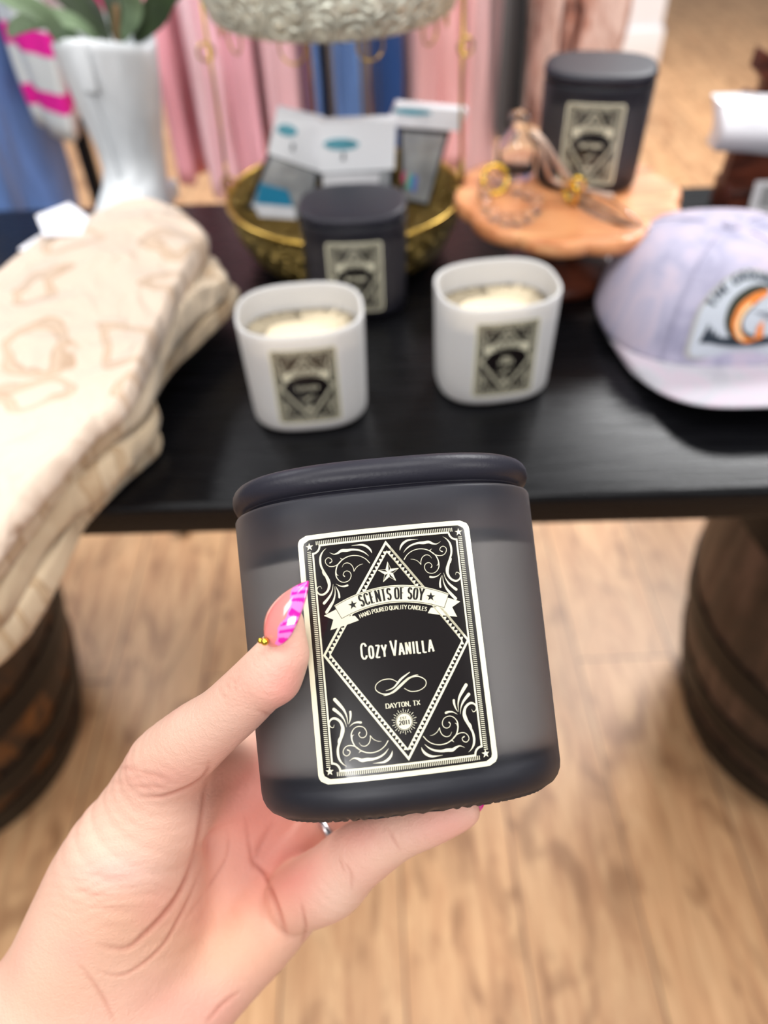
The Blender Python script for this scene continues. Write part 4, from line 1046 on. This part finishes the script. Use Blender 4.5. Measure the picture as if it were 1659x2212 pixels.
for k in range(10):
    a = 2 * PI * k / 10; mk('scallop_drop', torus((.099 * math.cos(a), .099 * math.sin(a), .214), .011, .0009, (math.cos(a), math.sin(a), 0), 28, 6), GR, tb, local=True)

# pouches with white header cards standing in the basket
HEAD = M('header_card_white', (246, 248, 252), 0.35); TEAL = M('teal_print', (98, 170, 188), 0.5); BLK = M('pouch_black_film', (16, 16, 20), 0.3)
CLR = M('pouch_silver_film', (186, 190, 194), 0.25, 0.35, var=.25, vs=60, bump=.6, bs=60); BLUE = M('teal_blue_filling', (36, 128, 164), 0.5, var=.2); WHT = M('white_filling', (222, 222, 226), 0.6, var=.1)
INKD = M('logo_dark_print', (60, 74, 84), .6); IRI = []
for c in ((240, 120, 160), (120, 230, 190), (120, 150, 240)): IRI.append(M('iridescent_foil', c, .25, .3))
def pq(pts, Y, th, mat, parent, name, dy=0.0, bulge=0.0):
    """flat piece with corners at pixels, standing in the plane Y (list allowed: one Y per corner)"""
    Ys = Y if hasattr(Y, '__len__') else [Y] * len(pts)
    P = [GY(x, y, yy + dy) for (x, y), yy in zip(pts, Ys)]
    return mk(name, prism(P, (0, th, 0)), mat, parent, smooth=False)
def pouch(label, hd, bd, Y, extra):
    P = GY(*bd[3], Y); r = root('snack_pouch', (P.x, Y, P.z), label, 'pouch', 'pouches in the gold basket')
    pq(bd, Y, .010, BLK, r, 'pouch_back'); 
    c = (sum(p[0] for p in bd) / 4, sum(p[1] for p in bd) / 4)
    inn = [(c[0] + (x - c[0]) * .86, c[1] + (y - c[1]) * .9) for x, y in bd]; pq(inn, Y, .002, CLR, r, 'clear_window', -.002)
    h_ = pq(hd, Y, .014, HEAD, r, 'header_card', -.0035)
    for n, pts, m in extra: pq(pts, Y, .0008, m, h_ if n.startswith('logo') else r, n, -.0046)
    return r
by = bc.y
def oval(cx, cy, a, b, n=20, rot=0):
    c, s = math.cos(rot), math.sin(rot); return [(cx + a * math.cos(t) * c - b * math.sin(t) * s, cy + a * math.cos(t) * s + b * math.sin(t) * c) for t in [2 * PI * i / n for i in range(n)]]
pouch('clear pouch with teal filling and white header card, leaning outward near the pink clothes', [(598, 238), (700, 262), (690, 372), (578, 332)], [(580, 330), (694, 370), (672, 482), (528, 452)], by - .012,
      [('logo', oval(620, 282, 22, 12, rot=.2), TEAL), ('filling', [(560, 396), (622, 412), (632, 446), (552, 440)], BLUE), ('filling', [(546, 440), (636, 448), (640, 474), (560, 468)], WHT), ('logo_tick', [(630, 310), (636, 312), (634, 326), (629, 324)], INKD)])
pouch('black pouch with wide white header card, behind the dark jar', [(688, 266), (856, 260), (852, 366), (690, 374)], [(690, 368), (854, 364), (850, 470), (700, 474)], by - .035,
      [('logo', oval(737, 312, 38, 12), TEAL), ('logo', [(708, 310), (768, 306), (768, 309), (708, 314)], INKD), ('logo', [(740, 330), (744, 330), (745, 346), (738, 346)], INKD), ('stripe', [(696, 378), (820, 374), (818, 402), (698, 406)], WHT)])
pouch('silver pouch with iridescent print and white header card tipped back', [(856, 226), (1010, 240), (994, 284), (838, 272)], [(862, 276), (972, 286), (926, 448), (866, 436)], by + .012,
      [('logo', oval(890, 242, 42, 7, rot=.06), TEAL), ('foil', [(868, 372), (880, 376), (878, 398), (866, 392)], IRI[0]), ('foil', [(880, 376), (890, 378), (886, 410), (876, 402)], IRI[1]), ('foil', [(890, 378), (902, 382), (896, 418), (886, 410)], IRI[2])])

# ------------------------------------------------------------------ boot vase with leaves
bt = G(318, 452, TZ); bt = Vector((bt.x, bt.y, TZ))
bv = root('boot_vase', bt, 'white ceramic cowboy boot vase holding long green leaves', 'vase', mat=Matrix.Translation(bt) @ Matrix.Rotation(math.radians(-12), 4, 'Z'))
t = NT('white_glazed_ceramic'); wv_ = t.n('ShaderNodeTexWave'); wv_.inputs['Scale'].default_value = 14; wv_.inputs['Distortion'].default_value = 9; wv_.inputs['Detail'].default_value = 1.5
t.l(t.coords(), wv_.inputs['Vector']); t.b.inputs['Base Color'].default_value = (*lin((236, 240, 244)), 1); t.b.inputs['Roughness'].default_value = 0.35; t.bump(wv_.outputs[1], 0.35, 0.002); CER = t.m
def boot():
    rings = []; N = 72
    prof = [(0.0, .036, .060, -.030), (.004, .038, .064, -.030), (.016, .039, .064, -.030), (.028, .036, .056, -.022), (.040, .034, .044, -.010), (.055, .034, .038, -.002), (.075, .036, .039, 0), (.100, .041, .043, 0), (.130, .046, .047, 0), (.155, .049, .050, 0), (.172, .051, .052, 0), (.180, .051, .053, 0)]
    for z, a, b_, cy in prof:
        ring = []
        for i in range(N):
            th = 2 * PI * i / N; x = a * math.cos(th); y = b_ * math.sin(th) + cy; zz = z
            if z > .10: zz = z + (.016 * abs(math.sin(th)) ** 1.5 - .008) * ((z - .10) / .081)
            ring.append((x, y, zz))
        rings.append(ring)
    inner = [[(x * .92, y * .92, z + .001) for x, y, z in rings[-1]], [(x * .9, y * .9, z - .03) for x, y, z in rings[-1]], [(x * .6, y * .6, .06) for x, y, z in rings[-1]]]
    return loft(rings + inner)
mk('shaft', boot(), CER, bv, local=True)
mk('pull_strap', join(box(-.009, .009, -.0565, -.050, .142, .188, .003), ), CER, bv, local=True)
mk('side_seam', tube([(0.0, -(.0535 - .017 * (1 - z / .17)), z) for z in [.05 + .12 * k / 10 for k in range(11)]], .0012, 6), CER, bv, local=True)
mk('heel', box(-.028, .028, .008, .040, 0, .022, .005), CER, bv, local=True)
LEAF = M('eucalyptus_leaf', (112, 132, 100), 0.5, var=.35, vs=25); LEAF2 = M('dark_leaf', (44, 58, 32), 0.5, var=.35, vs=25)
def leaf(path, w, mat):
    w = w * .8; P = [Vector(q) for q in catmull(path, 8)]; n = len(P); V, F = [], []
    for lay in (0, 1):
        for i, p in enumerate(P):
            t_ = (P[min(i + 1, n - 1)] - P[max(i - 1, 0)]).normalized(); f = i / (n - 1); ww = w * math.sin(PI * min(1, f * .93 + .05)) ** .8
            s = t_.cross(Vector((0.25, -.75, .6))).normalized()
            for k in (-1, -.5, 0, .5, 1): V.append(p + s * ww * k + Vector((0, -.3, 1)) * (abs(k) * ww * .3) - Vector((0, 0, .0008)) * lay)
    o = n * 5
    for i in range(n - 1):
        for k in range(4): a = i * 5 + k; F.append((a, a + 5, a + 6, a + 1)); F.append((o + a, o + a + 1, o + a + 6, o + a + 5))
    m = mk('leaf', (V, F), mat, bv)
    return m
Yb = bt.y
def gp(px, py, dy): q = GY(px, py, Yb + dy); return tuple(q)
for pth_, w_, m_ in (
    ([(215, 85, 0), (160, 50, -.02), (90, 45, -.03), (35, 62, -.04), (20, 80, -.045)], .0115, LEAF),
    ([(180, 95, -.01), (110, 45, -.03), (40, 8, -.05), (-30, -20, -.06)], .013, LEAF),
    ([(225, 80, 0), (170, 20, .0), (110, -40, .0), (60, -90, .0)], .014, LEAF2),
    ([(250, 85, 0), (250, 20, .01), (225, -50, .02), (215, -120, .02)], .014, LEAF2),
    ([(262, 88, 0), (285, 40, -.01), (282, -10, -.02), (262, -60, -.03)], .013, LEAF),
    ([(290, 90, 0), (320, 40, .0), (345, -10, .0), (350, -70, .0)], .012, LEAF2),
    ([(300, 90, 0), (340, 50, -.02), (370, 0, -.03), (420, -40, -.04)], .010, LEAF2),
    ([(150, 120, -.02), (130, 80, -.04), (100, 40, -.05), (60, 10, -.06)], .010, LEAF),
    ([(235, 90, 0), (200, 30, .02), (160, -10, .03), (140, -60, .03)], .014, LEAF2)):
    leaf([gp(*q) for q in pth_], w_, m_)
mk('stem', tube([gp(255, 130, 0), gp(252, 60, 0), gp(250, 10, 0)], .003, 8), M('brown_stem', (120, 92, 60), .8), bv)

# ------------------------------------------------------------------ jewellery stand, white cuff, tags
Yj = G(1600, 455, TZ).y
js = root('jewellery_stand', tuple(GY(1600, 455, Yj)), 'dark carved wooden jewellery stand at the back of the table behind the cap', 'display stand')
pts = [(1548, 462), (1560, 405), (1582, 340), (1600, 262), (1614, 205), (1624, 200), (1638, 208), (1650, 200), (1651, 180), (1640, 162), (1632, 152), (1648, 108), (1690, 135), (1740, 120), (1790, 140), (1800, 300), (1800, 462)]
P = [GY(x, y, Yj) for x, y in pts]; mk('carved_board', prism(P, (0, .016, 0)), WOODD, js, smooth=False)
q = GY(1548, 462, Yj); mk('foot_block', box(q.x, q.x + .16, Yj - .022, Yj + .03, TZ, TZ + .032, .003), WOODD, js, auto=40)
cf = root('cuff_holder', tuple(GY(1610, 328, Yj - .03)), 'glossy white rounded holder hooked on the dark jewellery stand', 'holder')
P = [(1556, 224), (1700, 226), (1685, 335), (1544, 327)]; Yc = Yj - .05
A4 = [GY(x, y, Yc) for x, y in P]
def cuff():
    tl, tr, br_, bl = A4; rings = []
    for k in range(13):
        f = k / 12; L_ = tl.lerp(bl, f); R_ = tr.lerp(br_, f); by_ = -.012 * math.sin(PI * f); e = .0
        n = 24; ring = []
        a, b_ = L_ + Vector((0, by_, 0)), R_ + Vector((0, by_, 0))
        ring = [a + Vector((.002, 0, 0)), a.lerp(b_, .5), b_, b_ + Vector((0, .03, 0)), a.lerp(b_, .5) + Vector((0, .034, 0)), a + Vector((.002, .03, 0)), a + Vector((0, .026, 0)), a + Vector((0, .004, 0))]
        rings.append(ring)
    return loft(rings)
mk('shell', cuff(), M('white_glossy_plastic', (238, 237, 242), 0.25, coat=.4), cf, auto=50)
A = Art(); q0 = A4[0].lerp(A4[1], .47).lerp(A4[3].lerp(A4[2], .47), .30)
A.text('CC', (0, 0), .007, .0075, .0012, .0008, gap=.2)
mk('embossed_letters', ([Vector((q0.x + v[0], Yc - .0125, q0.z + v[1])) for v in A.V], A.F), M('pearl_emboss', (250, 250, 252), .15, coat=.6), cf)
P = [GY(x, y, Yj - .028) for x, y in ((1634, 392), (1700, 392), (1690, 460), (1616, 456))]
pg = mk('price_card', prism(P, (0, .0015, 0)), M('card_white', (222, 220, 222), .5), smooth=False); tag(pg, 'small white price card leaning on the dark jewellery stand', 'card')
P = [GY(x, y, Yj - .0295) for x, y in ((1652, 402), (1700, 402), (1690, 448), (1640, 446))]
mk('printed_panel', prism(P, (0, .0008, 0)), M('card_grey_print', (150, 150, 150), .5), pg, smooth=False)
P = [G(x, y, TZ + .002) for x, y in ((1286, 532), (1345, 528), (1400, 535), (1398, 575), (1340, 592), (1300, 560))]
pl = mk('paper_label', prism(P, (0, 0, .003)), M('pale_grey_card', (176, 172, 174), .6), smooth=False); tag(pl, 'pale grey card lying on the table between cake stand and cap', 'card')

# ------------------------------------------------------------------ hanging clothes behind the table
RZ = 1.52; RY = 1.34
rk = root('clothes_rack', (0.1, RY, 0), 'black metal clothes rack behind the table', 'clothes rack')
BM = M('black_powder_coat', (16, 16, 18), .45, .3)
mk('rail', tube([(-1.15, RY, RZ), (0.75, RY, RZ)], .012, 12), BM, rk)
pp = GY(190, 350, RY); PX0 = pp.x
for x in (PX0, 0.72):
    mk('post', tube([(x, RY, 0.03), (x, RY, RZ)], .0125, 12), BM, rk); mk('foot', box(x - .015, x + .015, RY - .10, RY + .22, 0, .03, .005), BM, rk, auto=40)
def fabric(name, c, var=.12, rough=.9, stretch=(60, 60, 6)):
    t = NT(name); n = t.noise(t.coords(scale=stretch), 1.0, 4, .6); k = lin(c)
    t.l(t.ramp(n, [(0.3, tuple(x * (1 - var) for x in k)), (0.7, tuple(min(1, x * (1 + var)) for x in k))]), t.b.inputs['Base Color'])
    t.b.inputs['Roughness'].default_value = rough; t.b.inputs['Sheen Weight'].default_value = .3; t.bump(t.noise(t.coords(), 500, 3), .25, .001); return t.m
HANG = M('brass_hanger_wire', (150, 130, 90), .35, .9)
def garment(label, px0, px1, pyh, mat, Y=RY, depth=.30, folds=5, amp=.010, seed=1, cat='clothes', top=1.44, flare=0.02, name='hanging_garment', hem_tilt=0.0, zh=None, group='clothes hanging on the rack', fn=None):
    Yf = Y - depth / 2; a, b_ = GY(px0, pyh, Yf), GY(px1, pyh, Yf); z0 = max(.03, min(a.z, b_.z)) if zh is None else zh
    w = abs(b_.x - a.x); cx = (a.x + b_.x) / 2; N = 96; K = 26; rings = []
    for k in range(K + 1):
        f = k / K; z = z0 + (top - z0) * f; s = 1 + flare * (1 - f); r = []
        if f > .86: s *= 1 - ((f - .86) / .14) ** 2 * .55
        for i in range(N):
            th = 2 * PI * i / N; c, sn = math.cos(th), math.sin(th)
            x = (w / 2) * s / (1 + flare) * math.copysign(abs(c) ** .6, c); y = depth / 2 * (1 - .3 * max(0, (f - .8) / .2)) * math.copysign(abs(sn) ** .6, sn)
            ph = folds * th + seed * 2.1 + 1.4 * noise.noise(Vector((seed, f * 2.2, 0))); m_ = amp * (1 - .6 * f) * math.sin(ph) + amp * .9 * noise.noise(Vector((c * 2.5 + seed * 5, sn * 2.5, f * 4)))
            r.append((cx + x + m_ * c + m_ * .5, Y + y + m_ * sn * 1.6, z + hem_tilt * (x / max(w, .01)) * (1 - f) + .006 * math.sin(3 * th + seed) * (1 - f)))
        rings.append(r)
    rt = root(name, (cx, Y, z0), label, cat, group)
    g_ = loft(rings)
    bd = mk('fabric', g_, mat, rt)
    hk = [(cx, RY, top - .01), (cx, RY, RZ - .02), (cx + .004, RY + .012, RZ - .006), (cx + .003, RY + .013, RZ + .008), (cx, RY, RZ + .0145), (cx, RY - .014, RZ + .006)]
    mk('hanger_hook', tube([Vector(v) for v in catmull(hk, 5)], .0018, 6), HANG, rt)
    if fn: fn(rt, cx, w, Y, z0)
    return rt
PK1, PK2, PK3, PK4 = fabric('rose_pink_cotton', (250, 172, 186)), fabric('pale_pink_cotton', (253, 206, 216)), fabric('dusty_pink_cotton', (246, 178, 192)), fabric('coral_pink_cotton', (255, 190, 190), .1)
DN1, DN2, DN3 = fabric('mid_blue_denim', (96, 132, 196), .18), fabric('dark_blue_denim', (30, 74, 140), .15), fabric('light_blue_denim', (112, 150, 212), .2)
garment('rose pink garment hanging nearest the boot vase', 372, 442, 398, PK1, seed=1, folds=4)
garment('pale pink garment hanging second from the boot vase', 446, 512, 420, PK2, seed=2, folds=5)
garment('dusty pink garment hanging behind the basket chain', 516, 580, 404, PK3, seed=3, folds=4)
garment('pale pink pleated garment hanging beside the jeans', 584, 664, 392, fabric('blush_pink_cotton', (252, 200, 208)), seed=4, folds=7)
garment('narrow plum garment hanging between the pink ones and the jeans', 668, 684, 380, fabric('plum_cotton', (120, 70, 104)), seed=5, folds=3, top=1.42)
def seams(rt, cx, w, Y, z0):
    for s in (-1, 1): mk('side_seam', tube([(cx + s * w * .38, Y - .16, z0 + .01), (cx + s * w * .36, Y - .165, 1.3)], .004, 6), fabric('seam_grey_brown', (118, 108, 104)), rt)
garment('narrow mid blue jeans hanging beside the plum garment', 690, 722, 470, DN1, seed=6, folds=3, name='hanging_jeans')
garment('wide mid blue jeans with grey seams hanging at the middle of the rack', 728, 808, 470, DN3, seed=7, folds=3, name='hanging_jeans', fn=seams)
garment('dark blue jeans hanging beside the coral pink garment', 816, 862, 470, DN2, seed=8, folds=3, name='hanging_jeans')
garment('wide coral pink garment hanging behind the basket', 868, 990, 372, PK4, seed=9, folds=6)
garment('pale coral garment hanging beside the mottled brown ones', 995, 1070, 392, fabric('pale_coral_cotton', (255, 200, 200), .08), seed=10, folds=3)
garment('light grey garment hanging behind the pale coral one', 1040, 1066, 130, fabric('light_grey_knit', (186, 190, 194)), Y=RY + .1, depth=.2, seed=11, folds=3)
garment('black garment hanging between the coral and mottled ones', 1074, 1112, 300, fabric('black_knit', (12, 9, 12)), seed=12, folds=3)
FUR = None
t = NT('mottled_brown_pink_velour'); n = t.noise(t.coords(scale=(1, 1, .35)), 17, 5, .62, 1.2)
t.l(t.ramp(n, [(0.36, lin((60, 32, 28))), (0.46, lin((176, 122, 106))), (0.56, lin((240, 200, 186))), (0.7, lin((196, 138, 116)))]), t.b.inputs['Base Color']); t.b.inputs['Roughness'].default_value = .9; t.b.inputs['Sheen Weight'].default_value = .5; t.bump(n, .8, .006)
garment('mottled brown pink velour garment hanging nearest the black one', 1118, 1190, 285, t.m, seed=13, folds=6, amp=.016)
t2 = NT('mottled_rose_velour'); n = t2.noise(t2.coords(scale=(1, 1, .5)), 16, 5, .62, 1.2)
t2.l(t2.ramp(n, [(0.34, lin((84, 44, 36))), (0.45, lin((200, 136, 112))), (0.58, lin((255, 220, 206))), (0.72, lin((206, 150, 130)))]), t2.b.inputs['Base Color']); t2.b.inputs['Roughness'].default_value = .9; t2.b.inputs['Sheen Weight'].default_value = .5; t2.bump(n, .8, .006)
garment('mottled rose velour garment hanging at the end of the rack by the white wall', 1196, 1318, 215, t2.m, seed=14, folds=7, amp=.018)
# striped top and jeans to the left of the black post
t3 = NT('white_magenta_stripe_knit'); tc = t3.n('ShaderNodeTexCoord'); sp = t3.n('ShaderNodeSeparateXYZ'); t3.l(tc.outputs['Object'], sp.inputs[0])
nz = t3.noise(tc.outputs['Object'], 9, 2); ma = t3.n('ShaderNodeMath', operation='MULTIPLY_ADD'); ma.inputs[1].default_value = .03; t3.l(nz, ma.inputs[0]); t3.l(sp.outputs[2], ma.inputs[2])
mm = t3.n('ShaderNodeMath', operation='MULTIPLY'); mm.inputs[1].default_value = 1 / .075; t3.l(ma.outputs[0], mm.inputs[0]); fr2 = t3.n('ShaderNodeMath', operation='FRACT'); t3.l(mm.outputs[0], fr2.inputs[0])
t3.l(t3.ramp(fr2.outputs[0], [(0.0, lin((214, 220, 222))), (0.60, lin((214, 220, 222))), (0.63, lin((232, 24, 158))), (0.97, lin((232, 24, 158))), (1.0, lin((214, 220, 222)))]), t3.b.inputs['Base Color']); t3.b.inputs['Roughness'].default_value = .85
garment('white knit top with wavy magenta stripes hanging above the black post', 66, 178, 288, t3.m, seed=15, folds=4, flare=-.45, Y=RY - .04, depth=.24)
garment('long mid blue jeans hanging at the far end of the rack beyond the striped top', -60, 116, 560, DN1, seed=16, folds=4, Y=RY - .06, depth=.22, name='hanging_jeans', amp=.014)
